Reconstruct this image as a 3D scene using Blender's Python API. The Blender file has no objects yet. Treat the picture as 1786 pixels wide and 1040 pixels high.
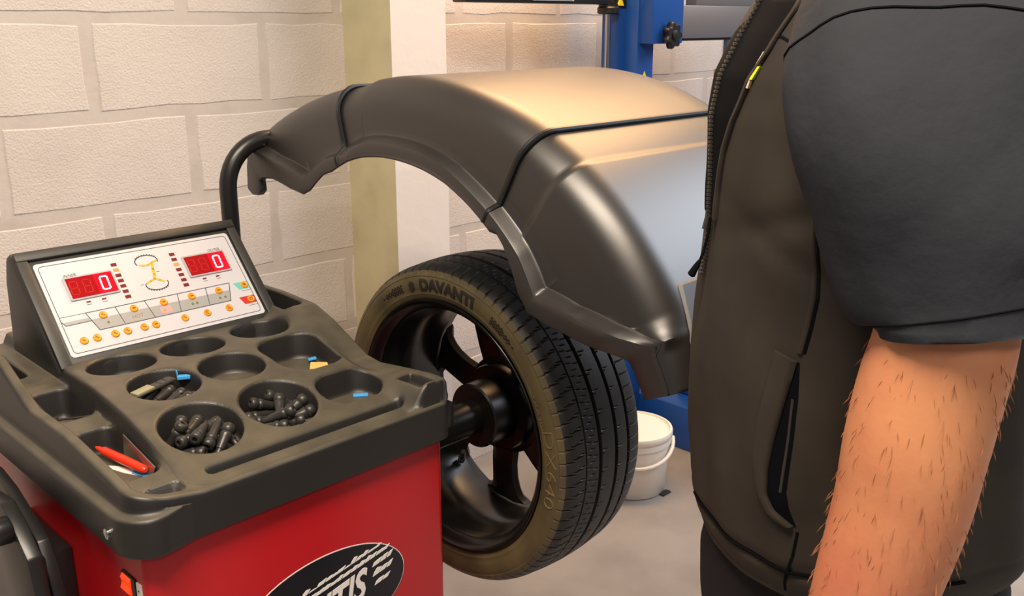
import bpy, bmesh, math, random
import numpy as np
from mathutils import Vector, Matrix, Euler, noise
PI = math.pi
random.seed(7)
S = bpy.context.scene
COL = S.collection

# ------------------------------------------------------------------ camera
F_PX, W_PX, H_PX = 1666.0, 1786.0, 1040.0
cd = bpy.data.cameras.new('camera'); cam = bpy.data.objects.new('camera', cd); COL.objects.link(cam)
cd.sensor_fit = 'HORIZONTAL'; cd.sensor_width = 36.0; cd.lens = 36.0 * F_PX / W_PX
cd.clip_start = 0.02; cd.clip_end = 60
PITCH = math.atan2(485.0, F_PX)
YAW = math.radians(44.531 - 90.0)          # heading 44.5 degrees round from +X towards +Y
cam.location = (0, 0, 1.5)
cam.rotation_euler = (math.radians(90) - PITCH, 0, YAW)
S.camera = cam

# ------------------------------------------------------------------ world, lamps, exposure
w = bpy.data.worlds.new('workshop_air'); S.world = w; w.use_nodes = True
w.node_tree.nodes['Background'].inputs[0].default_value = (0.92, 0.95, 1.0, 1)
w.node_tree.nodes['Background'].inputs[1].default_value = 0.13
def area(name, loc, target, sx, sy, energy, color):
    l = bpy.data.lights.new(name, 'AREA'); l.shape = 'RECTANGLE'; l.size = sx; l.size_y = sy
    l.energy = energy; l.color = color
    o = bpy.data.objects.new(name, l); COL.objects.link(o); o.location = loc
    d = Vector(target) - Vector(loc); o.rotation_euler = d.to_track_quat('-Z', 'Y').to_euler()
    return o
area('ceiling_lamp', (0.0, 0.3, 3.2), (0.05, 0.4, 0), 1.5, 0.3, 88, (1.0, 0.84, 0.66))
area('ceiling_lamp', (2.45, 1.8, 2.75), (1.7, 1.3, 0.9), 1.6, 0.7, 54, (1.0, 0.59, 0.28))
area('ceiling_lamp', (-0.6, -1.8, 3.2), (-0.6, -1.79, 0), 1.5, 0.3, 38, (1.0, 0.92, 0.84))
area('rooflight_daylight', (4.9, -0.6, 3.7), (1.3, 0.6, 1.1), 3.0, 2.2, 130, (0.84, 0.90, 1.0))
S.view_settings.view_transform = 'Standard'; S.view_settings.look = 'None'
S.view_settings.gamma = 1.0; S.view_settings.use_curve_mapping = False
S.view_settings.exposure = 0.45

# ------------------------------------------------------------------ helpers
def lin(c):
    c = c / 255.0
    return c / 12.92 if c <= 0.04045 else ((c + 0.055) / 1.055) ** 2.4
def rgb(r, g, b): return (lin(r), lin(g), lin(b), 1.0)

def mat(name, col, rough=0.5, metal=0.0, spec=0.5, bump=None, var=None, emit=None, coat=0.0, up_tint=None, aniso=None):
    m = bpy.data.materials.new(name); m.use_nodes = True
    nt = m.node_tree; N = nt.nodes; L = nt.links; p = N['Principled BSDF']
    p.inputs['Base Color'].default_value = col; p.inputs['Roughness'].default_value = rough
    p.inputs['Metallic'].default_value = metal; p.inputs['Specular IOR Level'].default_value = spec
    p.inputs['Coat Weight'].default_value = coat
    geo = N.new('ShaderNodeNewGeometry')
    out = None
    if var:                                  # (scale, other colour, low, high)
        t = N.new('ShaderNodeTexNoise'); t.inputs['Scale'].default_value = var[0]; t.inputs['Detail'].default_value = 6
        L.new(geo.outputs['Position'], t.inputs['Vector'])
        r = N.new('ShaderNodeMapRange'); r.inputs[1].default_value = var[2]; r.inputs[2].default_value = var[3]
        L.new(t.outputs['Fac'], r.inputs[0])
        mx = N.new('ShaderNodeMix'); mx.data_type = 'RGBA'
        mx.inputs[6].default_value = col; mx.inputs[7].default_value = var[1]
        L.new(r.outputs[0], mx.inputs[0]); out = mx.outputs[2]
    if up_tint:                                 # second colour mixed in on upward faces: (colour, amount, scale)
        t = N.new('ShaderNodeTexNoise'); t.inputs['Scale'].default_value = up_tint[2]; t.inputs['Detail'].default_value = 8
        L.new(geo.outputs['Position'], t.inputs['Vector'])
        sp = N.new('ShaderNodeSeparateXYZ'); L.new(geo.outputs['Normal'], sp.inputs[0])
        r = N.new('ShaderNodeMapRange'); r.inputs[1].default_value = 0.45; r.inputs[2].default_value = 1.0
        L.new(sp.outputs[2], r.inputs[0])
        r2 = N.new('ShaderNodeMapRange'); r2.inputs[1].default_value = 0.25; r2.inputs[2].default_value = 0.75
        r2.inputs[3].default_value = 0.45; r2.inputs[4].default_value = 1.0
        L.new(t.outputs['Fac'], r2.inputs[0])
        mu = N.new('ShaderNodeMath'); mu.operation = 'MULTIPLY'; L.new(r.outputs[0], mu.inputs[0]); L.new(r2.outputs[0], mu.inputs[1])
        mu2 = N.new('ShaderNodeMath'); mu2.operation = 'MULTIPLY'; L.new(mu.outputs[0], mu2.inputs[0]); mu2.inputs[1].default_value = up_tint[1]
        mx = N.new('ShaderNodeMix'); mx.data_type = 'RGBA'; mx.inputs[7].default_value = up_tint[0]
        if out: L.new(out, mx.inputs[6])
        else: mx.inputs[6].default_value = col
        L.new(mu2.outputs[0], mx.inputs[0]); out = mx.outputs[2]
    if out: L.new(out, p.inputs['Base Color'])
    if bump:                                 # list of (scale, strength, distance, kind)
        prev = None
        for sc, st, di, kind in bump:
            if kind == 'noise':
                t = N.new('ShaderNodeTexNoise'); t.inputs['Scale'].default_value = sc; t.inputs['Detail'].default_value = 5; o_ = t.outputs['Fac']
            else:
                t = N.new('ShaderNodeTexVoronoi'); t.inputs['Scale'].default_value = sc; o_ = t.outputs['Distance']
            L.new(geo.outputs['Position'], t.inputs['Vector'])
            b = N.new('ShaderNodeBump'); b.inputs['Strength'].default_value = st; b.inputs['Distance'].default_value = di
            L.new(o_, b.inputs['Height'])
            if prev: L.new(prev, b.inputs['Normal'])
            prev = b.outputs[0]
        L.new(prev, p.inputs['Normal'])
    if emit:
        p.inputs['Emission Color'].default_value = emit[0]; p.inputs['Emission Strength'].default_value = emit[1]
    return m

def link(o, parent=None):
    COL.objects.link(o)
    if parent is not None:
        o.parent = parent
        o.matrix_parent_inverse = PW[parent.name].inverted()
    PW[o.name] = Matrix.Translation(o.location)
    return o
PW = {}
def mesh(name, V, F, m=None, parent=None, smooth=False, sharp=None):
    me = bpy.data.meshes.new(name); me.from_pydata([tuple(map(float, v)) for v in V], [], F)
    me.validate(); me.update()
    if smooth:
        me.polygons.foreach_set('use_smooth', [True] * len(me.polygons))
        if sharp: me.set_sharp_from_angle(angle=math.radians(sharp))
    ms = m if isinstance(m, (list, tuple)) else [m]
    for q in ms:
        if q: me.materials.append(q)
    o = bpy.data.objects.new(name, me)
    return link(o, parent)
def from_bm(name, bm, m, parent=None, smooth=False, sharp=None):
    bmesh.ops.recalc_face_normals(bm, faces=bm.faces)
    V = [v.co.copy() for v in bm.verts]; bm.verts.index_update()
    F = [[v.index for v in f.verts] for f in bm.faces]; bm.free()
    return mesh(name, V, F, m, parent, smooth, sharp)
def empty(name, loc, label, cat, group=None):
    o = bpy.data.objects.new(name, None); o.location = loc; o.empty_display_size = 0.05
    link(o); o['label'] = label; o['category'] = cat
    if group: o['group'] = group
    return o
def tag(o, label=None, cat=None, group=None, kind=None):
    if label: o['label'] = label
    if cat: o['category'] = cat
    if group: o['group'] = group
    if kind: o['kind'] = kind
    return o
def fix_normals(o):
    bm = bmesh.new(); bm.from_mesh(o.data); bmesh.ops.recalc_face_normals(bm, faces=bm.faces); bm.to_mesh(o.data); bm.free()
    return o

class MB:
    def __init__(s): s.V = []; s.F = []
    def add(s, V, F):
        n = len(s.V); s.V += [tuple(map(float, v)) for v in V]; s.F += [[i + n for i in f] for f in F]; return s
    def box(s, x0, x1, y0, y1, z0, z1):
        return s.add([(x0,y0,z0),(x1,y0,z0),(x1,y1,z0),(x0,y1,z0),(x0,y0,z1),(x1,y0,z1),(x1,y1,z1),(x0,y1,z1)],
                     [[0,3,2,1],[4,5,6,7],[0,1,5,4],[1,2,6,5],[2,3,7,6],[3,0,4,7]])
    def loft(s, rings, cap0=True, cap1=True, closed=True):
        n = len(rings[0]); V = [p for r in rings for p in r]; F = []
        for i in range(len(rings) - 1):
            for j in range(n if closed else n - 1):
                k = (j + 1) % n
                F.append([i*n+j, i*n+k, (i+1)*n+k, (i+1)*n+j])
        if cap0: F.append(list(range(n))[::-1])
        if cap1: F.append([(len(rings)-1)*n + j for j in range(n)])
        return s.add(V, F)
    def tube(s, path, rad, seg=14, cap=True):
        path = [Vector(p) for p in path]; n = len(path)
        rad = rad if isinstance(rad, (list, tuple)) else [rad] * n
        t0 = (path[1] - path[0]).normalized()
        u = t0.orthogonal().normalized(); rings = []
        for i, p in enumerate(path):
            t = (path[min(i+1, n-1)] - path[max(i-1, 0)]).normalized()
            u = (u - t * u.dot(t)).normalized(); v = t.cross(u)
            rings.append([p + (u * math.cos(2*PI*j/seg) + v * math.sin(2*PI*j/seg)) * rad[i] for j in range(seg)])
        return s.loft(rings, cap, cap)
    def lathe(s, prof, o=(0,0,0), axis='Z', seg=32, cap=True):
        rings = []
        for h, r in prof:
            ring = []
            for j in range(seg):
                a = 2*PI*j/seg; c, d = r*math.cos(a), r*math.sin(a)
                ring.append((o[0]+c, o[1]+d, o[2]+h) if axis == 'Z' else
                            (o[0]+h, o[1]+c, o[2]+d) if axis == 'X' else (o[0]+d, o[1]+h, o[2]+c))
            rings.append(ring)
        return s.loft(rings, cap, cap)
    def prism(s, poly, axis, a0, a1):
        def P(p, a): return (a, p[0], p[1]) if axis == 'X' else (p[0], a, p[1]) if axis == 'Y' else (p[0], p[1], a)
        return s.loft([[P(p, a0) for p in poly], [P(p, a1) for p in poly]])
    def build(s, name, m, parent=None, smooth=False, sharp=None, bevel=0, seg=2, fix=True):
        o = mesh(name, s.V, s.F, m, parent)
        bm = bmesh.new(); bm.from_mesh(o.data)
        if fix: bmesh.ops.recalc_face_normals(bm, faces=bm.faces)
        if bevel:
            es = [e for e in bm.edges if len(e.link_faces) == 2 and e.calc_face_angle(0) > math.radians(25)]
            bmesh.ops.bevel(bm, geom=es, offset=bevel, segments=seg, affect='EDGES', profile=0.5, clamp_overlap=True)
        bm.to_mesh(o.data); bm.free()
        if smooth or bevel:
            o.data.polygons.foreach_set('use_smooth', [True] * len(o.data.polygons))
            o.data.set_sharp_from_angle(angle=math.radians(sharp or 40))
        return o

def interp(x, tab):
    return float(np.interp(x, [t[0] for t in tab], [t[1] for t in tab]))
def sm(t):
    t = max(0.0, min(1.0, t)); return t*t*(3-2*t)

# ------------------------------------------------------------------ materials
M = {}
M['wall'] = mat('white_block_paint', rgb(206, 196, 187), 0.75, bump=[(190, 0.6, 0.0035, 'noise'), (60, 0.25, 0.004, 'noise')], var=(6, rgb(196, 186, 177), 0.45, 0.8))
M['mortar'] = mat('white_mortar_paint', rgb(194, 184, 175), 0.75, bump=[(60, 0.2, 0.005, 'noise'), (230, 0.2, 0.002, 'noise')], var=(9, rgb(176, 166, 156), 0.5, 0.85))
M['pil_white'] = mat('pilaster_white_paint', rgb(218, 210, 203), 0.6, bump=[(35, 0.15, 0.006, 'noise')], var=(14, rgb(218, 209, 198), 0.5, 0.8))
M['pil_cream'] = mat('pilaster_cream_paint', rgb(205, 196, 158), 0.55, bump=[(35, 0.15, 0.006, 'noise')], var=(10, rgb(190, 181, 146), 0.45, 0.8))
M['floor'] = mat('grey_floor_paint', rgb(150, 146, 142), 0.5, bump=[(40, 0.1, 0.004, 'noise')], var=(3.5, rgb(128, 124, 120), 0.4, 0.7))
M['red'] = mat('red_cabinet_paint', rgb(170, 18, 26), 0.32, spec=0.5, bump=[(400, 0.05, 0.001, 'noise')])
M['tray'] = mat('black_grained_plastic', rgb(34, 32, 31), 0.42, bump=[(900, 0.25, 0.0008, 'noise')], up_tint=(rgb(104, 97, 80), 0.75, 24))
M['head'] = mat('black_head_plastic', rgb(38, 37, 37), 0.45, bump=[(900, 0.3, 0.001, 'noise')], up_tint=(rgb(96, 92, 82), 0.5, 18))
M['hood'] = mat('dark_grey_moulded_plastic', rgb(33, 29, 28), 0.40, spec=0.85, bump=[(500, 0.04, 0.0008, 'noise')])
M['seam'] = mat('black_rubber_seam', rgb(20, 20, 22), 0.4)
M['pipe'] = mat('black_powder_coat', rgb(26, 25, 25), 0.35)
M['steel_dark'] = mat('blackened_steel', rgb(30, 28, 27), 0.35, metal=0.6)
M['chrome'] = mat('chrome', rgb(190, 190, 190), 0.18, metal=1.0)
M['panel'] = mat('white_panel_print', rgb(199, 197, 203), 0.35)
M['line'] = mat('grey_panel_ink', rgb(52, 54, 64), 0.4)
M['grey_ink'] = mat('light_grey_panel_ink', rgb(158, 158, 158), 0.4)
M['silver'] = mat('silver_display_bezel', rgb(186, 186, 190), 0.3, metal=0.3)
M['screen'] = mat('red_display_glass', rgb(120, 8, 12), 0.18, emit=(rgb(160, 8, 14), 0.55))
M['screen_hot'] = mat('lit_red_display_glass', rgb(190, 8, 20), 0.18, emit=(rgb(225, 6, 28), 0.8))
M['digit'] = mat('lit_pink_digit', rgb(255, 190, 200), 0.3, emit=(rgb(255, 170, 185), 1.3))
M['digit_off'] = mat('unlit_digit', rgb(150, 40, 24), 0.3, emit=(rgb(160, 30, 16), 0.5))
M['led'] = mat('dark_red_led', rgb(118, 34, 36), 0.3)
M['led_on'] = mat('lit_orange_led', rgb(255, 110, 60), 0.3, emit=(rgb(255, 100, 50), 1.2))
M['led_pink'] = mat('lit_pink_led', rgb(255, 130, 125), 0.3, emit=(rgb(255, 110, 105), 0.9))
M['button'] = mat('orange_button', rgb(238, 150, 30), 0.4)
M['button_ring'] = mat('pale_orange_ring', rgb(250, 190, 96), 0.4)
M['button_ink'] = mat('brown_button_ink', rgb(110, 62, 18), 0.5)
M['teal'] = mat('teal_print', rgb(104, 190, 178), 0.4)
M['flagred'] = mat('red_print', rgb(196, 50, 44), 0.4)
M['yellow'] = mat('yellow_print', rgb(222, 172, 48), 0.4)
M['green'] = mat('olive_dot', rgb(110, 118, 48), 0.4)
M['olive_txt'] = mat('olive_lettering', rgb(150, 112, 30), 0.4)
M['badge'] = mat('black_badge', rgb(16, 16, 24), 0.3)
M['white_print'] = mat('white_badge_print', rgb(226, 220, 218), 0.5)
M['rubber'] = mat('black_valve_rubber', rgb(46, 44, 42), 0.38)
M['tyre'] = mat('tyre_tread_rubber', rgb(38, 37, 37), 0.55, var=(50, rgb(50, 48, 45), 0.45, 0.75), bump=[(300, 0.1, 0.001, 'noise')])
M['sidewall'] = mat('dusty_brown_sidewall', rgb(98, 86, 56), 0.62, var=(16, rgb(72, 63, 43), 0.35, 0.75), bump=[(250, 0.1, 0.001, 'noise')])
M['letter'] = mat('sidewall_lettering', rgb(34, 31, 27), 0.55)
M['letter2'] = mat('sidewall_size_lettering', rgb(126, 108, 78), 0.6)
M['rim'] = mat('gloss_black_alloy', rgb(12, 11, 11), 0.28, spec=0.45, coat=0.0, var=(20, rgb(34, 28, 24), 0.5, 0.8))
M['spoke'] = mat('satin_black_spoke', rgb(34, 28, 25), 0.34)
M['blue'] = mat('blue_machine_paint', rgb(24, 74, 150), 0.35, bump=[(60, 0.03, 0.002, 'noise')])
M['grey_beam'] = mat('grey_beam_paint', rgb(100, 100, 104), 0.4)
M['knob'] = mat('black_knob_plastic', rgb(24, 23, 24), 0.35)
M['bucket'] = mat('white_bucket_plastic', rgb(232, 224, 214), 0.4)
M['vest'] = mat('dark_brown_softshell', rgb(56, 50, 43), 0.72, spec=0.3, bump=[(700, 0.12, 0.0006, 'noise')], var=(9, rgb(44, 39, 36), 0.4, 0.7))
M['tee'] = mat('charcoal_sleeve_cloth', rgb(40, 42, 48), 0.85, spec=0.2, bump=[(900, 0.15, 0.0006, 'noise'), (14, 0.25, 0.02, 'noise')])
M['black_cloth'] = mat('black_placket_cloth', rgb(9, 9, 14), 0.9, spec=0.1)
M['trouser'] = mat('black_trouser_cloth', rgb(30, 27, 30), 0.8, spec=0.25)
M['zip'] = mat('dark_zip_metal', rgb(70, 68, 64), 0.4, metal=0.5)
M['skin'] = mat('skin', rgb(206, 140, 98), 0.52, spec=0.35, var=(11, rgb(188, 112, 84), 0.4, 0.75), bump=[(220, 0.12, 0.0015, 'noise')])
M['skin'].node_tree.nodes['Principled BSDF'].inputs['Subsurface Weight'].default_value = 0.15
M['skin'].node_tree.nodes['Principled BSDF'].inputs['Subsurface Radius'].default_value = (0.02, 0.008, 0.004)
M['hair'] = mat('brown_hair', rgb(70, 48, 34), 0.6)
M['arm_hair'] = mat('light_brown_arm_hair', rgb(158, 104, 70), 0.6)
M['lime'] = mat('lime_embroidery', rgb(206, 222, 20), 0.6)
M['pale'] = mat('pale_embroidery', rgb(226, 200, 172), 0.6)
M['marker_red'] = mat('red_marker_plastic', rgb(226, 52, 22), 0.3)
M['blue_card'] = mat('light_blue_plastic', rgb(70, 160, 226), 0.4)
M['tan'] = mat('tan_paper', rgb(226, 182, 108), 0.7)
M['steel'] = mat('bare_steel', rgb(170, 168, 160), 0.3, metal=0.9)
M['lead'] = mat('grey_weight_strip', rgb(74, 72, 68), 0.5, metal=0.2)
M['lead_pale'] = mat('pale_adhesive_backing', rgb(150, 146, 118), 0.6)
M['white_plastic'] = mat('white_label_plastic', rgb(230, 222, 214), 0.4)
M['switch'] = mat('lit_red_rocker', rgb(240, 60, 20), 0.3, emit=(rgb(255, 60, 10), 0.6))
M['warn'] = mat('yellow_warning_print', rgb(240, 222, 20), 0.4)

# ------------------------------------------------------------------ setting
fl = MB().box(-3, 7, -5, 2.36, -0.1, 0).build('floor', M['floor']); tag(fl, 'grey painted concrete workshop floor', 'floor', kind='structure')
YW = 2.25; CH = 0.219; Z0 = 1.503 - 6*CH
wall = MB().box(-3, 7, YW + 0.004, YW + 0.11, 0, 3.5).build('wall_back', M['mortar'])
tag(wall, 'white painted concrete block wall behind the machines', 'wall', kind='structure')
def block_mesh(x0, x1, z0, z1, rnd):
    nx, nz = 5, 3; per = []
    for i in range(nx): per.append((x0 + (x1-x0)*i/nx, z0))
    for i in range(nz): per.append((x1, z0 + (z1-z0)*i/nz))
    for i in range(nx): per.append((x1 - (x1-x0)*i/nx, z1))
    for i in range(nz): per.append((x0, z1 - (z1-z0)*i/nz))
    cx, cz = (x0+x1)/2, (z0+z1)/2
    A, B = [], []
    for x, z in per:
        j = 0.0035; x += rnd.uniform(-j, j); z += rnd.uniform(-j, j)
        A.append((x, YW + 0.006, z))
        B.append((cx + (x-cx)*0.968, YW + 0.0022 + rnd.uniform(-0.0006, 0.0006), cz + (z-cz)*0.945))
    return MB().loft([A, B], cap0=False)
rb = random.Random(3)
row = -1; z = Z0 - 0.0
k0 = -int((Z0) / CH) - 1
for k in range(k0, 10):
    z0 = 1.503 - 6*CH + k*CH; z1 = z0 + CH
    if z0 < -0.1: continue
    off = 0.918 if (k % 2 == 1) else 0.70          # course between z 1.284 and 1.503 is k = 5
    for i in range(-3, 11):
        x0 = off + i*0.453
        if z1 > 2.6: continue
        o = block_mesh(x0 + 0.010, x0 + 0.443, max(z0, 0) + 0.012, z1 - 0.010, rb).build('block', M['wall'], wall, smooth=True, sharp=8)
pb = MB().box(1.625, 1.817, 2.043, YW + 0.02, 0, 3.4).build('wall_pilaster', M['pil_white'])
pb.data.materials.append(M['pil_cream'])
for p in pb.data.polygons:
    if p.normal.x < -0.9: p.material_index = 1
tag(pb, 'square pilaster with cream side and white front against the block wall', 'pillar', kind='structure')

# ------------------------------------------------------------------ wheel balancer
bal = empty('wheel_balancer', (0.685, 1.37, 0), 'red and black wheel balancing machine with tool tray, lit display and curved wheel guard', 'wheel balancer')
XL, XR, YF, YB = 0.428, 0.945, 1.072, 1.74
cab = MB().box(0.434, 0.938, 1.080, 1.73, 0.03, 0.875).build('cabinet', M['red'], bal, bevel=0.012, seg=3)
cab['label'] = 'glossy red sheet metal cabinet'
MB().box(0.45, 0.92, 1.10, 1.71, 0.0, 0.03).build('plinth', M['pipe'], bal)

# --- tool tray : one moulded surface
RL = [(1.07,.931),(1.10,.936),(1.143,.942),(1.279,.957),(1.40,.957),(1.415,.962),(1.469,.985),(1.515,1.005),(1.72,1.008)]
RR = [(1.07,.950),(1.12,.949),(1.174,.943),(1.25,.934),(1.285,.938),(1.33,.957),(1.383,.982),(1.44,1.000),(1.55,1.004),(1.72,1.0)]
ZP = [(1.07,.908),(1.085,.912),(1.12,.920),(1.15,.929),(1.205,.947),(1.27,.962),(1.33,.970),(1.38,.975),(1.446,.976),(1.72,.976)]
def sd_circle(x, y, cx, cy, r): return math.hypot(x-cx, y-cy) - r
def sd_rrect(x, y, x0, x1, y0, y1, r):
    qx = abs(x-(x0+x1)/2) - (x1-x0)/2 + r; qy = abs(y-(y0+y1)/2) - (y1-y0)/2 + r
    return math.hypot(max(qx,0), max(qy,0)) + min(max(qx,qy),0) - r
def sd_ell(x, y, cx, cy, rx, ry):
    k = math.hypot((x-cx)/rx, (y-cy)/ry); return (k - 1) * min(rx, ry)
CUPS = [  # (sdf, floor height, centre x, centre y)
    (lambda x,y: sd_ell(x,y,.584,1.446,.0535,.0475), .940, .584, 1.446),
    (lambda x,y: sd_ell(x,y,.706,1.446,.0535,.0475), .940, .706, 1.446),
    (lambda x,y: sd_ell(x,y,.834,1.448,.0515,.0465), .940, .834, 1.448),
    (lambda x,y: sd_ell(x,y,.598,1.330,.0535,.0525), .936, .598, 1.330),
    (lambda x,y: sd_ell(x,y,.712,1.330,.0525,.0515), .938, .712, 1.330),
    (lambda x,y: sd_rrect(x,y,.776,.890,1.252,1.388,.042), .928, .833, 1.320),
    (lambda x,y: sd_ell(x,y,.586,1.200,.0585,.0585), .911, .586, 1.200),
    (lambda x,y: sd_ell(x,y,.714,1.200,.0580,.0580), .911, .714, 1.200),
    (lambda x,y: sd_rrect(x,y,.782,.890,1.150,1.226,.034), .908, .836, 1.188),
    (lambda x,y: sd_rrect(x,y,.545,.882,1.104,1.119,.0075), .900, .7135, 1.1115),
    (lambda x,y: sd_rrect(x,y,.903,.932,1.090,1.150,.004), .928, .9175, 1.12),
    (lambda x,y: sd_rrect(x,y,.4465,.502,1.352,1.462,.016), .908, .474, 1.407),
    (lambda x,y: sd_rrect(x,y,.4465,.502,1.150,1.308,.016), .902, .474, 1.229),
    (lambda x,y: sd_rrect(x,y,.456,.506,1.089,1.115,.0128), .903, .481, 1.102),
    (lambda x,y: sd_rrect(x,y,.440,.478,1.545,1.68,.015), .92, .459, 1.61),
    (lambda x,y: sd_rrect(x,y,.898,.936,1.455,1.60,.018), .935, .917, 1.53),
]
def sd_plateau(x, y): return sd_rrect(x, y, .506, 1.2, 1.078, 2.2, .045)
def base_z(x, y):
    zl = interp(y, RL); zr = interp(y, RR); zp = interp(y, ZP)
    # left lane landing, then rim
    lane = min(zl, interp(y, [(1.07,.914),(1.13,.921),(1.30,.938),(1.40,.950),(1.42,.955),(1.72,.958)]))
    rimf = interp(x, [(.43,.931),(.48,.921),(.55,.908)])
    w_ = sm((x - .43) / .04) * (1 - sm((y - 1.10) / .02)); zrim = max(zl*(1-w_) + rimf*w_, lane)
    ins = -sd_rrect(x, y, XL, 1.2, YF, 2.4, .032)
    t = sm((ins - .0095) / .008); zleft = zrim + (lane - zrim) * t
    # plateau with right wall
    tr = sm((x - .868) / .045); zpl = zp + (zr - zp) * tr
    s = sd_plateau(x, y)
    t = sm((0.004 - s) / .009)
    rnd = 0.0
    if -0.014 < s < 0: rnd = 0.006 * (1 - math.sqrt(max(0, 1 - ((s + .014)/.014)**2)))
    return zleft + (zpl - rnd - zleft) * t
nx, ny = 246, 290
inside = set(); V = []; grid = [[0]*(ny+1) for _ in range(nx+1)]
cell = (XR-XL)/nx
CRAD = 0.032
for i in range(nx+1):
    for j in range(ny+1):
        x = XL + (XR-XL)*i/nx; y = YF + (YB-YF)*j/ny
        # rounded outline corners
        cxn = XL + CRAD if x < XL + CRAD else (XR - 0.018 if x > XR - 0.018 else x)
        rr = CRAD if x < XL + CRAD else 0.018
        if y < YF + rr and cxn != x:
            dx, dy = x - cxn, y - (YF + rr); dm = max(abs(dx), abs(dy)); dl = math.hypot(dx, dy)
            if dl > 1e-9: x = cxn + dx * dm / dl; y = YF + rr + dy * dm / dl
        best, bi = 9, -1
        for q, (f, fz, _a, _b) in enumerate(CUPS):
            d = f(x, y)
            if d < best: best, bi = d, q
        S_ = 1.0; rnd = 0.0
        if best < 0.007:
            f = CUPS[bi][0]; e = 1e-4
            gx = (f(x+e, y) - f(x-e, y)) / (2*e); gy = (f(x, y+e) - f(x, y-e)) / (2*e)
            if -0.5*cell <= best < 0.5*cell: x -= gx*best; y -= gy*best; best = 0
            if best < -0.0001: S_ = 0.0
            elif best < 0.006: rnd = 0.0032 * (1 - math.sqrt(max(0, 1 - (1 - best/.006)**2)))
        z = base_z(x, y)
        if S_ == 0: inside.add(len(V))
        else: z -= rnd
        grid[i][j] = len(V); V.append((x, y, z))
F = [[grid[i][j], grid[i+1][j], grid[i+1][j+1], grid[i][j+1]] for i in range(nx) for j in range(ny)]
F = [f for f in F if not any(k in inside for k in f)]
# cup walls and floors follow each cup's own outline
for f, fz, cx, cy in CUPS:
    K_ = 72; dirs = []
    if (f(cx+.1, cy) < 0) and f(cx, cy+.02) > 0:      # long slot: walk its outline evenly
        hx, r = .161, .0075; per = [(cx - hx + 2*hx*i/26, cy - r) for i in range(27)] + [(cx + hx + r*math.sin(PI*i/9), cy - r*math.cos(PI*i/9)) for i in range(1, 9)] + [(cx + hx - 2*hx*i/26, cy + r) for i in range(27)] + [(cx - hx - r*math.sin(PI*i/9), cy + r*math.cos(PI*i/9)) for i in range(1, 9)]
    else:
        per = []
        for i in range(K_):
            a = 2*PI*i/K_; lo, hi = 0.0, .2
            for _ in range(30):
                md = (lo+hi)/2
                if f(cx + md*math.cos(a), cy + md*math.sin(a)) < 0: lo = md
                else: hi = md
            per.append((cx + lo*math.cos(a), cy + lo*math.sin(a)))
    prev_ring = None; smallr = .0075 if len(per) == 70 else 1
    for off, dz, zf in ((.0045,.0008,None),(.0022,.0016,None),(.0004,.0034,None),(-.0010,.0062,None),(-.0030,None,.0075),(-.0048,None,.0028),(-.0068,None,.0004)):
        ring = []
        for (x, y) in per:
            e = 1e-4; gx = (f(x+e,y)-f(x-e,y))/(2*e); gy = (f(x,y+e)-f(x,y-e))/(2*e); gl = math.hypot(gx, gy) or 1
            px, py = x + gx/gl*off, y + gy/gl*off
            bz = base_z(px, py) if off >= 0 else base_z(x, y)
            z = bz - dz if zf is None else min(fz + zf, base_z(x, y) - .0065)
            ring.append(len(V)); V.append((px, py, z))
        if prev_ring:
            n_ = len(ring)
            for k in range(n_): F.append([prev_ring[k], prev_ring[(k+1) % n_], ring[(k+1) % n_], ring[k]])
        prev_ring = ring
    F.append(prev_ring)
# skirt: rounded shoulder, wall, ledge, lower band
edge = [grid[0][j] for j in range(ny, -1, -1)] + [grid[i][0] for i in range(1, nx+1)] + [grid[nx][j] for j in range(1, ny+1)] + [grid[i][ny] for i in range(nx-1, 0, -1)]
def outward(p):
    x, y = p
    cx = min(max(x, XL + CRAD), XR - .02); cy = min(max(y, YF + CRAD), YB - .02)
    d = Vector((x-cx, y-cy)); return d.normalized() if d.length > 1e-6 else Vector((0, 0))
def ledge_amt(x, y):            # ledge stands out along the left side and fades out round the front corner
    return max(0, min(1, (0.50 - x) / 0.055)) if y < YF + 0.03 else (1.0 if x < XL + 0.05 else 0.0)
rings = [edge]
for (o_, dz, zabs, lg) in [(.003,-.0015,None,0),(.005,-.005,None,0),(.0055,-.012,None,0),(.0055,None,.9165,0),(.0062,None,.9115,.15),(.0085,None,.9085,.7),(.0150,None,.9070,1),(.0185,None,.9050,1),(.0200,None,.9015,1),(.0203,None,.895,1),(.0195,None,.858,1),(.0170,None,.853,1),(.002,None,.853,1)]:
    ring = []
    for k in edge:
        x, y, z = V[k]; n = outward((x, y)); a = ledge_amt(x, y)
        oo = o_ if o_ <= .0055 else .0055 + (o_ - .0055) * a
        if zabs == .853 and o_ == .002: oo = .002
        zz = z + dz if zabs is None else min(zabs, z - .013 - (0.90 - zabs) * 0)
        ring.append(len(V)); V.append((x + n.x*oo, y + n.y*oo, zz))
    rings.append(ring)
ne = len(edge)
for a, b in zip(rings[:-1], rings[1:]):
    for k in range(ne):
        q = (k + 1) % ne; F.append([a[q], a[k], b[k], b[q]])
tray = mesh('tool_tray', V, F, M['tray'], bal, smooth=True, sharp=50)
tray['label'] = 'black moulded plastic tray with round cups and a long slot'
# skirt screw
MB().lathe([(.004,.0075),(-.002,.0075),(-.0035,.0055),(-.0035,.001)], (0.4062, 1.114, 0.879), 'X', 16).build('screw', M['chrome'], bal, smooth=True)

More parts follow.
